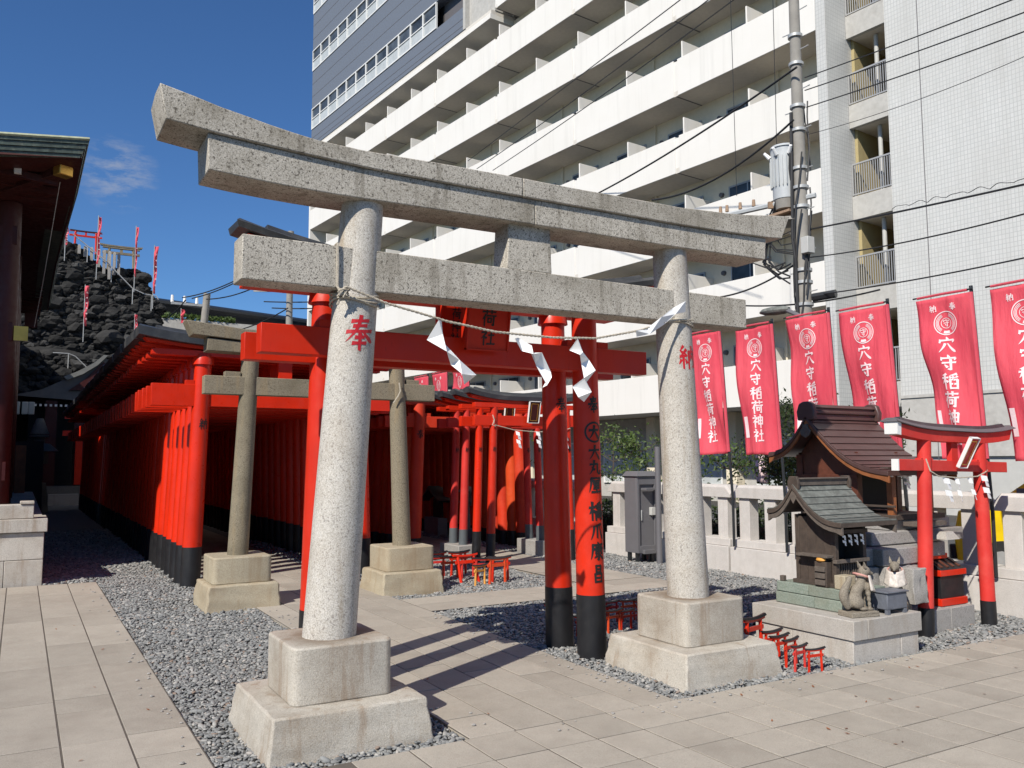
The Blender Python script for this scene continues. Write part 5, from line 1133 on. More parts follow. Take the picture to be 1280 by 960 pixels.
for k in range(-3, 8):
    z = zr+3.115*k*.962
    if z < 3: 
        z = max(z, 3.0)
    part('landing_parapet', bx(SP+.01, SP+.16, 13.573, 14.902, z-.78, z-.02), 'concrete', AB, .01)
    part('landing_slab', bx(SP+.16, SP+2.5, 13.573, 14.798, z-.78, z-.58), 'slab', AB)
    part('landing_pipe', G().cyl((SP+.5, 14.15, z-.58), (SP+.5, 14.15, z+2.2), .07, n=12), 'grey_light', AB)
    g = G().box(SP+.03, SP+.08, 13.58, 14.89, z+1.0, z+1.05).box(SP+.03, SP+.08, 13.58, 14.89, z+.02, z+.06).box(SP+.03, SP+.08, 14.85, 14.89, z+.06, z+1.0)
    part('railing_frame', g, 'alu', AB)
    g = G()
    for i in range(16): g.box(SP+.045, SP+.065, 13.62+.077*i, 13.645+.077*i, z+.06, z+1.0)
    b = part('railing_bars', g, 'alu', AB); b['kind'] = 'stuff'

# ------------------------------------------------------------------ utility pole with transformer
UP = thing('utility_pole', 'tall concrete utility pole carrying a ribbed transformer', 'utility pole', (13.45, 11.44, 0))
part('shaft', G().cyl((0, 0, -.1), (0, 0, 12.6), .165, .095, 24), 'pole_conc', UP)
view = Vector((13.45, 11.44, 0)).normalized(); side = Vector((-.83, .557, 0)).normalized()  # towards the far end of the street
along = Vector((-.0966, .995, 0)); across = Vector((-.995, -.0966, 0))
tp = along*.36+Vector((0, 0, 7.42)); 
g = G(); g.cyl(tp+Vector((0, 0, -.55)), tp+Vector((0, 0, .52)), .245, .275, 28); o = part('transformer', g, 'transformer', UP)
part('transformer_lid', G().cyl(tp+Vector((0, 0, .52)), tp+Vector((0, 0, .57)), .30, .27, 28), 'transformer', o)
g = G()
for i in range(22):
    a = 2*pi*i/22; d = Vector((math.cos(a), math.sin(a), 0)); g.obox(tp+d*.275+Vector((0, 0, .02)), (.04, .012, .62), Matrix.Rotation(a, 3, 'Z'))
part('cooling_fins', g, 'transformer', o)['kind'] = 'stuff'
part('skirt', G().cyl(tp+Vector((0, 0, -.75)), tp+Vector((0, 0, -.55)), .20, .235, 20), 'pole_conc', o)
for i, a in enumerate((2.4, 3.3, 4.2, 1.4)):
    d = Vector((math.cos(a), math.sin(a), 0)); part('bushing', G().cyl(tp+d*.29+Vector((0, 0, .35)), tp+d*.40+Vector((0, 0, .47)), .045, .03, 10), 'white', o)
part('bracket', G().box(-.06, .06, -.1, .9, 6.45, 6.55).box(-.24, .26, .1, .7, 6.55, 6.60), 'rust', UP)
part('platform_disc', G().cyl((0, .36, 6.38), (0, .36, 6.46), .35, .30, 20), 'pole_conc', UP)
arm0 = Vector((0, 0, 6.82)); armd = (along*.95+across*.25).normalized()
part('crossarm', G().tube([arm0-armd*.3, arm0+armd*1.75+Vector((0, 0, -.05))], .055, 6), 'white', UP).data.materials[0] = M['transformer']
for d in (1.0, 1.3, 1.6, 1.75): p = arm0+armd*d; part('insulator', G().cyl(p+Vector((0, 0, .03)), p+Vector((0, 0, .17)), .04, .03, 10), 'rust', UP); 
for d in (1.35, 1.7): p = arm0+armd*d; part('hanging_insulator', G().cyl(p+Vector((0, 0, -.08)), p+Vector((0, 0, -.28)), .06, .04, 10), 'pole_dark', UP)
rs = random.Random(3)
for i, z in enumerate((8.7, 8.2, 7.4, 7.0, 6.6, 5.3, 5.05, 4.6, 4.2, 9.6, 3.6, 10.2)):
    part('band', G().cyl((0, 0, z), (0, 0, z+.06), .185-.005*z+.012, n=20), 'steel', UP)
for i in range(20):
    z = 3.2+.42*i; s = 1 if i % 2 else -1; part('step_bolt', G().cyl(along*s*.12+Vector((0, 0, z)), along*s*.30+Vector((0, 0, z+.01)), .011, n=6), 'steel', UP)
for i in range(9):
    a = rs.uniform(0, 6.28); z0 = rs.uniform(4.3, 7.5); q = [Vector((math.cos(a+.25*j)*(.17+.05*rs.random()), math.sin(a+.25*j)*(.17+.05*rs.random()), z0+.35*j)) for j in range(6)]; part('loose_cable', G().tube(q, .016, 5), 'cable', UP)
for i in range(7):
    q = [along*.5+Vector((rs.uniform(-.2, .1), rs.uniform(-.1, .1), 6.9)), along*rs.uniform(.6, 1.1)+Vector((rs.uniform(-.4, 0), 0, rs.uniform(5.5, 6))), along*rs.uniform(.1, .4)+Vector((-.15, 0, rs.uniform(5.0, 5.6)))]
    part('drop_cable', G().tube([q[0], (q[0]+q[1])/2+Vector((0, .1, -.1)), q[1], (q[1]+q[2])/2+Vector((0, -.05, -.15)), q[2]], .018, 5), 'cable', UP)
for i in range(10):
    d = rs.uniform(.15, .8); p = arm0+armd*d+Vector((rs.uniform(-.1, .1), rs.uniform(-.1, .1), rs.uniform(-.22, .12))); part('fitting', G().obox(p, (rs.uniform(.05, .12), rs.uniform(.05, .12), rs.uniform(.06, .16)), Matrix.Rotation(rs.uniform(0, 3), 3, 'Z')), ('rust', 'steel', 'pole_dark')[i % 3], UP)
for i in range(6):
    a = arm0+armd*rs.uniform(.5, 1.7)+Vector((0, 0, -.2)); b = Vector((-.12, .1, rs.uniform(5.6, 6.4))); part('drop_cable', G().tube([a, a+Vector((0, 0, -.25)), (a+b)/2+Vector((0, 0, -.35)), b], .013, 5), 'cable', UP)
part('junction_box', bx(-.20, .0, -.30, -.12, 5.62, 5.95), 'grey_light', UP, .01)
part('cable_riser', G().tube([(-.17, .02, 3.0), (-.17, .03, 5.5), (-.16, .1, 6.0), (-.14, .05, 8.6)], .035, 8), 'cable', UP)

# ------------------------------------------------------------------ overhead wires
PXY = Vector((13.45, 11.44, 0))
CAMP = Vector((0, 0, 1.55)); cf = Vector((math.sin(.527239)*math.cos(.0905328), math.cos(.527239)*math.cos(.0905328), math.sin(.0905328))); crr = Vector((math.cos(.527239), -math.sin(.527239), 0)); cu = crr.cross(cf); rl = -.00395422
cr2 = crr*math.cos(rl)+cu*math.sin(rl); cu2 = -crr*math.sin(rl)+cu*math.cos(rl)
def world(px, py, depth): return CAMP+(cf+cr2*((px-640)/1052.54)-cu2*((py-480)/1052.54))*depth
def wire(label, a, b, sag, r=.012, grp='overhead wires', mat='cable', n=24):
    a, b = Vector(a), Vector(b); q = []
    for i in range(n+1):
        t = i/n; p = a+(b-a)*t; p.z -= sag*4*t*(1-t); q.append(p)
    o = part('overhead_wire', G().tube(q, r, 5), mat, None); tag(o, label, 'wire', grp); return o
top = PXY+Vector((0, 0, 8.6))
D = 17.0
wire('high wire from the utility pole top towards the upper picture edge, first of three', world(1006, 97, D), world(1300, -14, 12.5), .02)
wire('high wire right of the pole, middle of three over the tiled wall', world(1006, 113, D), world(1300, 8, 12.5), .02)
wire('high wire over the tiled wall, lowest of the upper three', world(1008, 134, D), world(1300, 32, 12.5), .03)
wire('thin grey wire crossing the tiled wall under the upper three', world(1010, 168, D), world(1300, 62, 12.5), .1, .006)
wire('thick cable with spiral tie running over the tiled wall from the pole', world(1010, 287, D), world(1300, 226, 12), .02, .018)
wire('black cable over the tiled wall below the spiral-tied one', world(1010, 322, D), world(1300, 262, 12), .08, .013)
wire('lowest black cable along the tiled wall above the banners', world(1008, 370, D), world(1300, 318, 12), .05, .013)
sp = []
a, b = world(1115, 265, 15.3), world(1300, 226, 12)
for i in range(160):
    t = i/159; p = a+(b-a)*t+Vector((0, 0, .045+.05*abs(math.sin(t*pi*7))+.01*math.sin(t*60))); sp.append(p)
tag(part('spiral_tie', G().tube(sp, .006, 4), 'cable', None), 'loose wavy tie wire looping over the thick cable', 'wire')
wire('wire from the pole up across the balconies to the top edge', world(585, 201, 40), world(858, -6, 22), .0, .016)
wire('wire rising across the white balconies, second from the top', world(596, 211, 40), world(893, -6, 24), .1, .018)
wire('wire rising across the balconies, third from the top', world(616, 213, 40), world(925, -6, 24), .1, .018)
wire('thick drooping cable from the pole over the balconies down to the granite lintel', world(996, 84, D), world(745, 243, 24), .12, .024)
wire('second drooping cable from the transformer, under the thick one', world(992, 150, D), world(815, 250, 22), .35, .024)
wire('vertical thin wire dropping across the balconies beside the pole', world(913, -5, 22), world(921, 245, 22), 0, .008)
wire('second vertical thin wire across the balconies close to the pole', world(966, -5, 20), world(971, 190, 20), 0, .008)
wire('low cable passing behind the granite torii end to the pole foot', world(860, 372, 20), world(1010, 318, D), .3, .02)
wire('low cable with black joint box crossing the pole below the transformer', world(900, 380, 19), world(1100, 362, 16), .15, .018)
tag(part('cable_joint_box', G().tube([world(1016, 372, 16.7), world(1045, 367, 16.4)], .085, 8), 'pole_dark', None), 'black cable joint box hanging right beside the pole over the banners', 'joint box').__setitem__('label', 'black cable joint box hanging beside the pole over the banners')
# far poles and wires at the other end of the shrine
FP = thing('utility_pole', 'thin distant pole with three insulators above the long tunnel roof', 'utility pole', (7.9, 50, 0)); part('shaft', G().cyl((0, 0, 0), (.75, 0, 10.9), .22, .18, 12), 'pole_conc', FP); part('crossarm', bx(-1.0, .9, -.06, .06, 10.2, 10.32), 'steel', FP)
FP.location = tuple(world(258, 398, 44)*1.0-Vector((.75, 0, 9.6)))
for x in (-.95, -.35, .25): part('insulator', G().cyl((x, 0, 10.32), (x, 0, 10.68), .08, .06, 8), 'white', FP)
q = world(362, 372, 40); FP2 = thing('utility_pole', 'distant pole with a long arm seen under the granite beam', 'utility pole', (q.x, q.y, 0)); part('shaft', G().cyl((0, 0, 0), (0, 0, 12.5), .17, .15, 12), 'pole_conc', FP2)
part('arm', G().tube([(0, 0, 10.35), (-1.1, .6, 10.45), (-1.15, .6, 10.9)], .03, 5), 'steel', FP2); part('arm', G().tube([(0, 0, 9.6), (-1.5, .8, 9.6)], .04, 5), 'steel', FP2)
for k, (x0, y0, x1, y1) in enumerate(((228, 372, 330, 330), (240, 373, 345, 322), (258, 374, 345, 345), (330, 377, 470, 372), (340, 385, 470, 380), (205, 400, 232, 375), (300, 412, 360, 385))):
    wire(f'distant sagging wire over the tunnel roofs, {nth(k+1)} from the hill side', world(x0, y0, 42), world(x1, y1, 38), .25 if k < 3 else .1, .03, 'distant wires under the granite beam')
# elevated walkway roof far behind
EW = thing('covered_walkway', 'long dark tube-like elevated walkway far behind the tunnel', 'walkway', (0, 0, 0))
a = Vector((5.2, 59.3, 11.95)); d = Vector((.954969, .2967, 0)).normalized()
g = G(); rings = []
for t in (0, 60): p = a+d*t; rings.append([(p.x+.29*q0, p.y-.95*q0, p.z+q1) for q0, q1 in [(1.2*math.cos(x), .48*math.sin(x)) for x in [2*pi*i/16 for i in range(16)]]])
g.loft(rings); part('tube_roof', g, 'pole_dark', EW); part('deck', G().obox(a+d*30+Vector((0, 0, -3.6)), (64, 2.2, .5), Matrix.Rotation(math.atan2(d.y, d.x), 3, 'Z')), 'concrete', EW)
for i in range(15): p = a+d*(3+4*i); part('support', G().cyl(p+Vector((0, 0, -3.4)), p+Vector((0, 0, -.4)), .09, n=8), 'pole_dark', EW)
gb = thing('grey_building', 'low grey flat roofed building with planted edge beyond the tunnel', 'building'); 
part('fascia', bx(5.6, 13.4, 50, 52, 8.5, 9.55), 'concrete', gb); part('wall', bx(5.4, 15, 50.5, 58, 0, 8.5), 'dark', gb)
def leaves(name, pts, size, mat, parent=None, seed=1):
    r = np.random.default_rng(seed); n = len(pts); P = np.asarray(pts); a = r.normal(size=(n, 3)); a /= np.linalg.norm(a, axis=1)[:, None]; b = np.cross(a, r.normal(size=(n, 3))); b /= np.linalg.norm(b, axis=1)[:, None]
    s = size*r.uniform(.6, 1.3, n)[:, None]; V = np.stack([P-a*s, P+b*s*.45, P+a*s, P-b*s*.45], 1).reshape(-1, 3)
    me = bpy.data.meshes.new(name); me.vertices.add(4*n); me.vertices.foreach_set('co', V.astype(np.float32).ravel()); me.loops.add(4*n); me.loops.foreach_set('vertex_index', np.arange(4*n, dtype=np.int32)); me.polygons.add(n)
    me.polygons.foreach_set('loop_start', np.arange(0, 4*n, 4, dtype=np.int32)); me.update(calc_edges=True); me.validate(); me.materials.append(M[mat]); return link(name, me, parent)
r = np.random.default_rng(4); leaves('roof_plants', np.stack([r.uniform(5.7, 10.5, 900), r.uniform(49.9, 50.6, 900), 9.6+r.uniform(0, .28, 900)], 1), .12, 'leaf', gb)['kind'] = 'stuff'

# ------------------------------------------------------------------ street lamp, trees, car
SL = thing('street_lamp', 'old green-grey street lamp head poking out above the pink banners', 'street lamp', (9.55, 7.9, 0))
part('pole', G().tube([(0, 0, -.05), (0, 0, 3.0), (-.02, .10, 3.35), (-.04, .28, 3.58), (-.05, .50, 3.70)], .035, 8), 'elec', SL)
g = G(); g.loft([[(-.05+w*math.cos(x), y, 3.715+z+h*math.sin(x)) for x in [2*pi*i/12 for i in range(12)]] for y, w, h, z in ((.46, .03, .03, 0), (.56, .09, .06, .0), (.75, .11, .065, .01), (.92, .08, .05, .02), (1.0, .03, .02, .02))]); part('head', g, 'elec', SL).data.materials[0] = M['copper_green']
def tree(x, y, h, crown, n, label, kind='leaf', seed=1, r0=.03, ls=.04, base=.45):
    T = thing('young_tree', label, 'tree', (x, y, 0), 0, 'young trees behind the fence'); rs = random.Random(seed)
    tr = [Vector((0, 0, 0))]; 
    for i in range(6): tr.append(tr[-1]+Vector((rs.uniform(-.04, .04), rs.uniform(-.04, .04), h*.9/6)))
    part('trunk', G().tube(tr, [r0*(1-.13*i) for i in range(7)], 7), 'bark', T); pts = []; g = G()
    for k in range(int(9+n/160)):
        t = rs.uniform(base, 1); i = min(5, int(t*6)); p = tr[i]+(tr[min(6, i+1)]-tr[i])*(t*6-i if i < 6 else 0); a = rs.uniform(0, 6.28); l = crown*rs.uniform(.5, 1)*(1.15-.6*abs(t-.65)); e = p+Vector((math.cos(a)*l, math.sin(a)*l, l*rs.uniform(.1, .8)))
        m = (p+e)/2+Vector((0, 0, -.05)); g.tube([p, m, e], [r0*.4, r0*.28, r0*.12], 4)
        for _ in range(int(n/(9+n/160))):
            q = p+(e-p)*rs.uniform(.35, 1.08); s = .09+.05*rs.random(); pts.append((q.x+rs.gauss(0, s), q.y+rs.gauss(0, s), q.z+rs.gauss(0, s*.8)))
    o = part('branches', g, 'bark', T); leaves('crown', pts, ls, kind, T, seed); return T
tree(10.6, 14.1, 2.45, .55, 700, 'young leafy tree between the lettered red pillar and the switch box', seed=2)
tree(10.5, 13.0, 2.1, .55, 1000, 'bushy young tree just above the grey switch box', seed=3)
tree(10.6, 10.75, 1.95, .5, 500, 'sparse young tree under the banner beside the lettered granite pillar', seed=4)
tree(10.2, 9.25, 2.65, .33, 2600, 'narrow dark evergreen between two pink banners', 'leaf_dark', 5, base=.15)
tree(10.3, 8.9, 1.85, .42, 900, 'low green tree showing beside the gable of the brown-roofed shrine', seed=6)
tree(10.6, 11.8, 1.9, .45, 500, 'young tree hidden mostly by the lettered granite pillar', seed=7)
tree(10.6, 18.2, 2.9, .6, 1300, 'green tree behind the distant pink banners', seed=8); tree(10.6, 21.2, 2.7, .6, 1300, 'farther green tree seen between old stone torii and banners', seed=9)
tree(10.6, 7.9, 2.5, .3, 1500, 'dark evergreen peeking over the ridge of the brown roof', 'leaf_dark', 10, base=.2)
r = np.random.default_rng(9); n = 16000; HX = thing('hedge', 'low dark green hedge running behind the fence posts', 'hedge'); 
leaves('foliage', np.stack([r.uniform(9.25, 9.8, n), r.uniform(8.2, 22, n), .2+r.uniform(0, 1, n)**.7*.62], 1), .035, 'leaf_dark', HX, 9); part('stems', bx(9.4, 9.65, 8.3, 21.9, -.05, .55), 'bark', HX)
YC = thing('yellow_car', 'bright yellow car parked on the street behind the fence', 'car', (10.95, 4.75, 0))
prof = [(-1.75, .28), (-1.72, .62), (-1.3, .80), (-.75, .90), (-.35, 1.28), (.75, 1.32), (1.25, .98), (1.68, .90), (1.75, .60), (1.72, .28)]
g = G(); g.loft([[(x*s, y*t, z) for y, z in prof] for x, s, t in ((-.78, 1, .97), (-.72, 1, 1), (.72, 1, 1), (.78, 1, .97))]); part('body', g, 'yellow', YC, .02)
for s in (-1, 1):
    for y in (-1.1, 1.1): w = part('wheel', G().cyl((s*.70, y, .28), (s*.80, y, .28), .29, n=24), 'rubber', YC); part('hub', G().cyl((s*.795, y, .28), (s*.812, y, .28), .17, n=16), 'steel', w)
    part('side_window', bx(s*.786-.004, s*.786+.004, -.30, .9, .93, 1.2), 'glass', YC); part('door', bx(s*.788-.006, s*.788+.006, -.55, .45, .38, .88), 'yellow', YC, .003)
    part('headlight', G().cyl((s*.5, 1.69, .72), (s*.5, 1.76, .72), .09, n=14), 'frame_white', YC)
part('bumper', bx(-.76, .76, 1.70, 1.80, .30, .48), 'rubber', YC, .02)
# ------------------------------------------------------------------ main hall at the picture's edge
HS = thing('hall_base', 'pale granite block base of the shrine hall beside the gravel', 'stone base')
blocks(HS, 'base_granite', [(-.30, .308, 12.45, 13.3, .318, .66), (-1.25, -.30, 12.45, 13.3, .318, .66), (-3.2, -1.25, 12.45, 13.3, .318, .66), (-.12, .308, 12.45, 13.3, -.06, .316), (-.95, -.12, 12.45, 13.3, -.06, .316), (-3.2, -.95, 12.45, 13.3, -.06, .316),
                            (-1.0, .342, 12.41, 13.3, .664, .832), (-3.2, -1.0, 12.41, 13.3, .664, .832), (-.28, .182, 12.50, 12.75, .834, 1.015), (.02, .185, 12.48, 12.76, 1.017, 1.055), (-3.2, -.28, 12.50, 12.75, .834, 1.0),
                            (-3.2, .30, 13.3, 18, -.06, .83), (-3.2, .30, 18, 24, -.06, .83)], bev=.008)
HB = thing('shrine_hall', 'dark red timber shrine hall under a deep green-edged roof', 'shrine hall')
eB = [(.517, 11.62, 5.353), (.50, 13.4, 5.20), (.46, 14.7, 5.12), (.42, 17.5, 5.10), (.42, 21, 5.15), (.45, 24, 5.35), (-6, 24, 5.2), (-12, 24, 5.3), (-12, 11.65, 5.3), (-6, 11.65, 5.12), (-2, 11.65, 5.12), (-.36, 11.62, 5.245)]
eT = [(.590, 11.60, 5.605), (.56, 13.4, 5.42), (.52, 14.7, 5.34), (.48, 17.5, 5.33), (.48, 21, 5.37), (.52, 24.1, 5.6), (-6, 24.1, 5.4), (-12.1, 24.1, 5.5), (-12.1, 11.6, 5.5), (-6, 11.6, 5.37), (-2, 11.6, 5.37), (-.374, 11.60, 5.489)]
inn = [(x*.55-2.6, 17.8+(y-17.8)*.35, 6.35) for x, y, z in eT]; rid = [(x*.35-3.8, 17.8+(y-17.8)*.04, 7.4) for x, y, z in eT]
g = G(); g.loft([eT, inn, rid]); part('roof', g, 'roof_edge', HB, smooth=False)
for j in range(4):   # layered eave edge
    t0, t1 = j/4, (j+1)/4; lerp = lambda t, off: [tuple(Vector(a)*(1-t)+Vector(b)*t+Vector((-off*.3 if a[0] < -1 else -off, off if a[1] < 12 else 0, 0))) for a, b in zip(eT, eB)]
    g = G(); g.loft([lerp(t0+.0, .0+.012*j), lerp(t1-.03, .0+.012*j), lerp(t1-.02, .25+.012*j)], cap=False); part('eave_layer', g, 'roof_edge' if j else 'patina_light' if False else 'roof_edge', HB, smooth=False)
g = G().tube([Vector(p)+Vector((0, 0, .012)) for p in ([eT[i] for i in (9, 10, 11, 0)])], .022, 5); part('eave_lip', g, 'patina_light', HB)
ins = lambda d, z: [(min(x, 9)-d if x > -1 else x, y+d if y < 12 else (y-d if y > 23 else y), z) for x, y, _ in eB]
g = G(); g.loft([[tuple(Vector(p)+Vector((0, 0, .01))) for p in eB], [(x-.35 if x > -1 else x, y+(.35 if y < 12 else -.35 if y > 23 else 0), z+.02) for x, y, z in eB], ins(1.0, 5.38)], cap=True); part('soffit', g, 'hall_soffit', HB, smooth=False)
for i in range(26):
    y = 12.2+.45*i; part('rafter', G().obox((-.22, y, 5.22), (1.0, .07, .09), Matrix.Rotation(.10, 3, 'Y')), 'hall_soffit', HB)
for i in range(9):
    x = -.45-.35*i; part('rafter', G().obox((x, 12.3, 5.22), (.07, 1.1, .09), Matrix.Rotation(.08, 3, 'X')), 'hall_soffit', HB)
cb = Vector((.315, 11.98, 5.30)); cd = Vector((-.55, .83, -.06)).normalized(); Rc = Matrix((cd.cross(Vector((0, 0, 1))).normalized(), cd, Vector((0, 0, 1)))).transposed()
part('corner_beam', G().obox(cb+cd*.9, (.16, 1.8, .19), Rc), 'hall_soffit', HB, .01); gc = part('gold_cap', G().obox(cb-cd*.01, (.185, .14, .205), Rc), 'gold', HB, .01)
part('lamp_box', bx(-.22, -.14, 12.1, 12.2, 5.20, 5.32), 'frame_white', HB)
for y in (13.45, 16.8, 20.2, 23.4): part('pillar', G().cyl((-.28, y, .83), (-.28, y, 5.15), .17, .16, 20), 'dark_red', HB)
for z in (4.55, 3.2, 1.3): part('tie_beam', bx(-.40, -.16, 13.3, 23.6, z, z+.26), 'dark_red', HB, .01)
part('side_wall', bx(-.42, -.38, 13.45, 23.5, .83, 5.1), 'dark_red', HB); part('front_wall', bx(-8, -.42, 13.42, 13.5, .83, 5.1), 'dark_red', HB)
part('bracket', bx(-.05, .22, 22.9, 23.1, 4.75, 5.1), 'dark_red', HB); part('gold_plate', bx(-.15, .02, 13.33, 13.36, 3.22, 3.42), 'gold', HB); part('chain', G().tube([(.30, 12.3, 5.22), (.18, 14.2, 4.2), (.10, 14.6, 3.6)], .006, 4), 'steel', HB)
RH = thing('shade_block', 'added shade block, unseen behind the main hall', 'building'); RH['label'] = 'added dark block out of view behind the main hall, shading the tunnel'; part('wall', bx(-14, -.8, 24.8, 46, -.05, 7), 'dark_red', RH); part('roof', G().prism([(-15, 7.0), (-.55, 7.0), (-7, 9)], 'y', 24.7, 46.5), 'roof_slate', RH)  # unseen block added to cast shade on the tunnel and small hall

M['dark_stone'] = granite('dark_stone', (.13, .125, .115), (.06, .055, .05), (.18, .17, .155), 30, .5, (.07, .065, .06), .5)
# small hall further in, at the end of the gravel lane
FH_ = thing('small_hall', 'small slate-roofed red hall at the dark end of the gravel lane', 'shrine hall')
part('roof', G().prism([(-.35, 4.05), (.6, 4.30), (1.35, 4.72), (1.9, 5.12), (2.62, 5.62), (2.72, 5.62), (3.6, 5.1), (4.6, 4.5), (5.4, 4.2), (5.4, 4.05), (2.6, 4.0), (1.85, 3.92)], 'y', 36.4, 42), 'roof_slate', FH_)
part('barge_board', G().prism([(1.3, 4.80), (1.75, 5.02), (2.3, 5.36), (2.66, 5.72), (2.80, 5.70), (2.45, 5.30), (1.95, 4.93), (1.42, 4.68)], 'y', 36.2, 36.395), 'grey_stone', FH_).data.materials[0] = M['roof_grey']
part('gable', G().prism([(1.5, 4.3), (2.0, 4.7), (2.66, 5.45), (3.4, 4.9), (3.8, 4.3)], 'y', 36.30, 36.398), 'dark_red', FH_)
for i in range(8): part('rafter_end', bx(.20+.17*i, .28+.17*i, 36.3, 36.39, 3.66, 3.74), 'frame_white', FH_)
for x in (.95, 1.95, 4.9): part('pillar', bx(x-.2, x+.2, 36.6, 37.0, .66, 3.9), 'dark_red', FH_)
part('post', bx(1.80, 2.04, 36.2, 36.4, .70, 2.75), 'red', FH_); part('beam', bx(1.35, 1.80, 36.3, 36.4, 2.55, 2.75), 'red', FH_); part('bracket', bx(1.40, 1.75, 36.25, 36.4, 3.2, 3.42), 'red', FH_)
part('platform', bx(.55, 5, 36.1, 41.5, -.05, .64), 'dark_stone', FH_); part('step', bx(.95, 1.95, 35.6, 36.1, -.05, .36), 'shrine_stone', FH_)
part('back_panel', bx(.2, 5, 37.5, 37.6, .64, 3.9), 'dark', FH_)
SLN = thing('stone_lantern', 'grey stone lantern with round finial deep in the shaded lane', 'stone lantern', (.50, 31, 0))
for nm, z0, z1, r0, r1, n in (('base', -.05, .9, .35, .25, 6), ('shaft', .9, 1.5, .12, .12, 12), ('fire_box', 1.5, 1.9, .28, .28, 6), ('roof', 1.9, 2.15, .58, .30, 8), ('neck', 2.15, 2.35, .16, .18, 10), ('collar', 2.35, 2.42, .28, .28, 12), ('finial', 2.45, 2.95, .28, .10, 12)): part(nm, G().cyl((0, 0, z0), (0, 0, z1), r0, r1, n), 'dark_stone', SLN, .01)
for i, (x, l) in enumerate(((.02, 'dark hanging paper lantern, first beside the stone lantern'), (.20, 'dark hanging paper lantern, second beside the stone lantern'), (.34, 'dark hanging paper lantern, third, nearest the red post'))):
    o = part('paper_lantern', G().box(-.07, .07, -.07, .07, 0, .32), 'grey_light', None, .02); o.location = (x-.15, 24.5, 2.75); tag(o, l.replace('nearest', 'by'), 'lantern', 'lanterns in the shaded lane')
OP = part('ochre_panel', bx(-.10, .12, 23.0, 23.06, .83, 1.95), 'wood_orange', None); tag(OP, 'dull ochre board leaning in the shade of the hall', 'board')
DW = thing('dark_wall', 'dark low wall closing off the lane beside the small hall', 'wall'); part('wall', bx(-1, .62, 30, 30.2, -.05, 2.2), 'dark', DW)

# ------------------------------------------------------------------ lava rock hill
topz = [(-12, 11.2), (.6, 11.35), (1.76, 11.3), (2.6, 10.55), (3.42, 9.95), (3.44, 10.45), (4.62, 10.45), (4.7, 9.95), (5.07, 9.15), (5.30, 8.95)]
def hz(x): return float(np.interp(x, *zip(*topz)))
g = G(); nx, nz_ = 60, 24; vs = []
for i in range(nx+1):
    x = -12+17.35*i/nx
    for j in range(nz_+1):
        t = j/nz_; z = hz(x)*t; y = 42.0-.10*(1-t)*10+.12*math.sin(x*1.1+z*.9)-(1.4 if z < 6.2 else 0)
        vs.append((x, y, z))
g.add(vs, [(i*(nz_+1)+j, (i+1)*(nz_+1)+j, (i+1)*(nz_+1)+j+1, i*(nz_+1)+j+1) for i in range(nx) for j in range(nz_)])
g.box(-12, 5.28, 43.2, 60, -.05, 8.6); g.add([(-12, 42, 11.2), (.6, 42, 11.35), (1.76, 42, 11.3), (1.76, 60, 11.3), (-12, 60, 11.2)], [(0, 1, 2, 3, 4)])
struct('hill', g, 'lava', smooth=False)
ico = bmesh.new(); bmesh.ops.create_icosphere(ico, subdivisions=2, radius=1); iv = np.array([v.co[:] for v in ico.verts]); itf = [tuple(v.index for v in f.verts) for f in ico.faces]; ico.free()
def rocks(name, P, size, mat, seed=0):
    r = np.random.default_rng(seed); V = []; Fc = []; b = 0; it = np.array(itf)
    for p in P:
        s = size*r.lognormal(0, .38)*np.array([1.2, 1.0, .72]); d = iv*(1+.18*np.sin(iv@r.normal(size=(3, 3))*1.8)[:, :1]+.10*r.normal(size=(len(iv), 1))); a = r.uniform(0, 6.28); c, q = math.cos(a), math.sin(a); R_ = np.array([[c, -q, 0], [q, c, 0], [0, 0, 1]])
        V.append(d*s@R_.T+np.array(p)); Fc.append(it+b); b += len(iv)
    V = np.concatenate(V); Fc = np.concatenate(Fc); me = bpy.data.meshes.new(name); me.from_pydata(V.tolist(), [], Fc.tolist()); me.materials.append(M[mat]); o = link(name, me); o['kind'] = 'stuff'; return o
r = np.random.default_rng(2); P = []
for _ in range(5200):
    x = r.uniform(-3, 5.3); z = r.uniform(.3, 1)**.8*hz(x); y = 42.0-.10*(1-z/hz(x))*10+.12*math.sin(x*1.1+z*.9)-(1.4 if z < 6.2 else 0)
    if 5.6 < z-1.2*(2.2-x) < 6.9 and False: continue
    P.append((x, y-.05-.12*r.random(), z-.1))
rocks('lava_rocks', P, .135, 'lava', 3)
rocks('lava_rocks', [(5.25+r.normal()*.12, r.uniform(41.6, 44), r.uniform(3, 8.9)) for _ in range(350)], .14, 'lava', 5)
Hr = thing('hill_torii', 'small dark red torii with black cap on top of the lava hill', 'torii gate', (2.25, 44, 11.2)); 
def reuse(src, dst, sc):
    for ch in src.children:
        if ch.name.startswith('name_board'): continue
        c = copy_tree(ch, dst); c.matrix_parent_inverse = Matrix(); 
    dst.scale = (sc,)*3
reuse(T1, Hr, .43)
for c in Hr.children:
    for q in list(c.children):
        if q.name.startswith('lettering'): bpy.data.objects.remove(q)
Hg = thing('hill_torii', 'small grey stone torii on the lower crest of the lava hill', 'torii gate', (3.72, 43, 9.95)); reuse(O, Hg, .58)
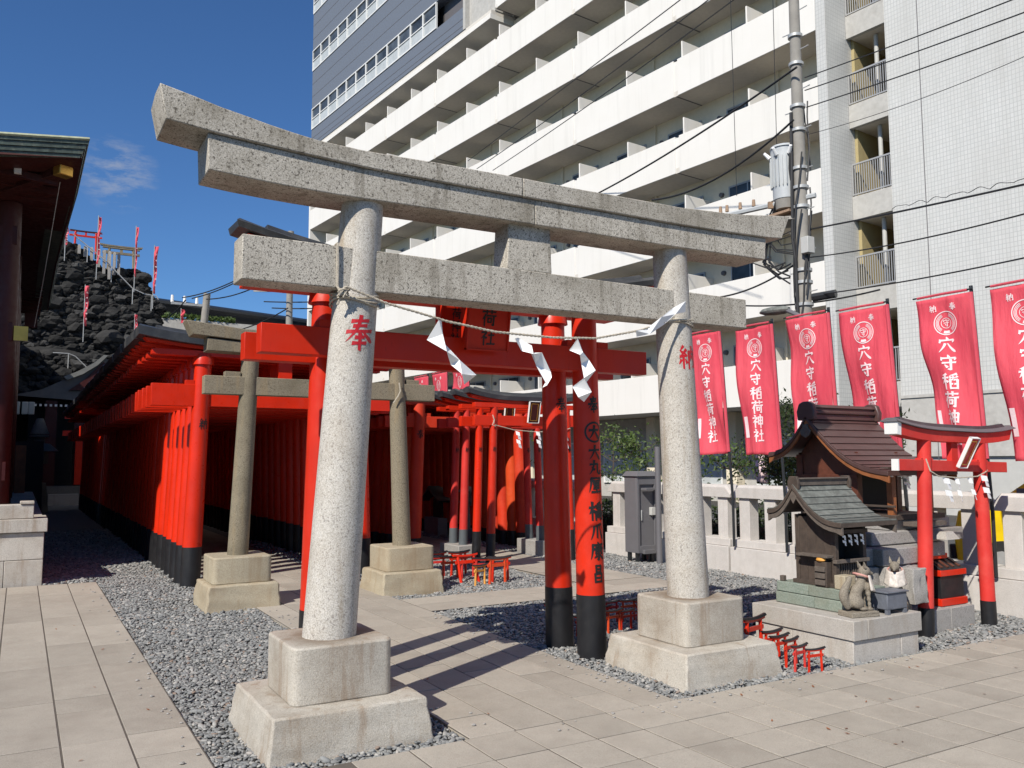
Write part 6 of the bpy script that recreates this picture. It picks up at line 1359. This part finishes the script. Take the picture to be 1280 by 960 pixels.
for i, (x, hgt) in enumerate(((1.88, .42), (2.12, .5), (2.38, .62), (2.68, .85), (2.90, 1.1), (3.12, 1.3), (3.32, 1.05), (3.50, 1.0))):
    z = 11.22-.03*i-hgt; o = part('stone_post', G().loft([[(a*.06, b*.06, 0) for a, b in ((-1, -1), (1, -1), (1, 1), (-1, 1))], [(a*.06, b*.06, hgt-.06) for a, b in ((-1, -1), (1, -1), (1, 1), (-1, 1))], [(a*.03, b*.03, hgt) for a, b in ((-1, -1), (1, -1), (1, 1), (-1, 1))]]), 'grey_stone', None)
    o.location = (x, 41.55, z); tag(o, f'grey stone fence post on the lava hill crest, {nth(i+1)} down from the red torii', 'fence post', 'stone posts on the hill crest')
HRL = thing('hill_handrail', 'thin grey handrail descending the crest of the lava hill', 'handrail')
part('rail', G().tube([(1.6, 41.3, 11.6), (2.9, 41.3, 10.6), (4.1, 41.3, 9.4), (4.6, 41.3, 9.2), (5.1, 41.3, 9.15), (5.2, 41.3, 9.0)], .025, 5), 'steel', HRL)
for x, z in ((2.2, 11.1), (3.2, 10.3), (4.1, 9.4), (4.9, 9.15)): part('upright', G().tube([(x, 41.3, z), (x, 41.3, z-.7)], .02, 5), 'steel', HRL)
HR2 = thing('hill_handrail', 'thin handrail slanting over the dark lower rocks', 'handrail')
part('rail', G().tube([(.95, 38, 5.9), (1.5, 38, 5.9), (1.75, 38, 5.8), (3.0, 38, 4.55)], .02, 5), 'steel', HR2)
for x, z in ((1.5, 5.9), (2.3, 5.25), (3.0, 4.55)): part('upright', G().tube([(x, 38, z), (x, 38, z-.6)], .018, 5), 'steel', HR2)
hp = [(2.57, 41, 12.45, 10.3, .20, 'tall narrow pink banner before the red hilltop torii'), (4.12, 41, 12.2, 9.9, .16, 'narrow pink banner beside the grey hilltop torii, slanting'), (4.92, 41, 11.4, 9.2, .26, 'pink banner at the outer end of the hill crest'), (2.12, 40.3, 9.15, 7.4, .26, 'pink banner hanging in the dark hollow of the lava hill'), (4.1, 40, 8.0, 6.8, .2, 'small pink banner half sunk behind the black shelter roof'), (1.3, 41, 11.8, 11.0, .2, 'bit of pink banner beside the hall eave on the hill crest'), (6.6, 44, 9.1, 8.4, .3, 'small pink flag before the low grey building')]
for i, (x, y, z1, z0, w, l) in enumerate(hp):
    t = thing('hill_banner', l, 'banner', (x, y, 0), 0, 'pink banners on the lava hill'); part('pole', G().cyl((0, 0, z0-.7), (0, 0, z1+.05), .018, n=6), 'steel', t)
    g = G(); vs = []; n = 14
    for j in range(n+1):
        z = z1-(z1-z0)*j/n
        for u in (0, .5, 1): vs.append((u*w*.62*(1-.45*(j/n))+.02*math.sin(j*.8+i), .08*math.sin(j*.7+u*2+i), z))
    g.add(vs, [(3*j+k, 3*j+k+1, 3*j+k+4, 3*j+k+3) for j in range(n) for k in (0, 1)]); o = link('cloth', g.mesh('cloth', 'banner', True, False), t); s = o.modifiers.new('s', 'SOLIDIFY'); s.thickness = .004
    g = G(); letters(g, [(ch, w*.30, z1-(z1-z0)*(.18+.13*k), w*.32, w*.32) for k, ch in enumerate('穴守稲荷神社' if i != 6 else '')], lambda u, v: (u, -.10, v), .03)
    if g.v: flatpart('print', g, 'banner_ink', t)
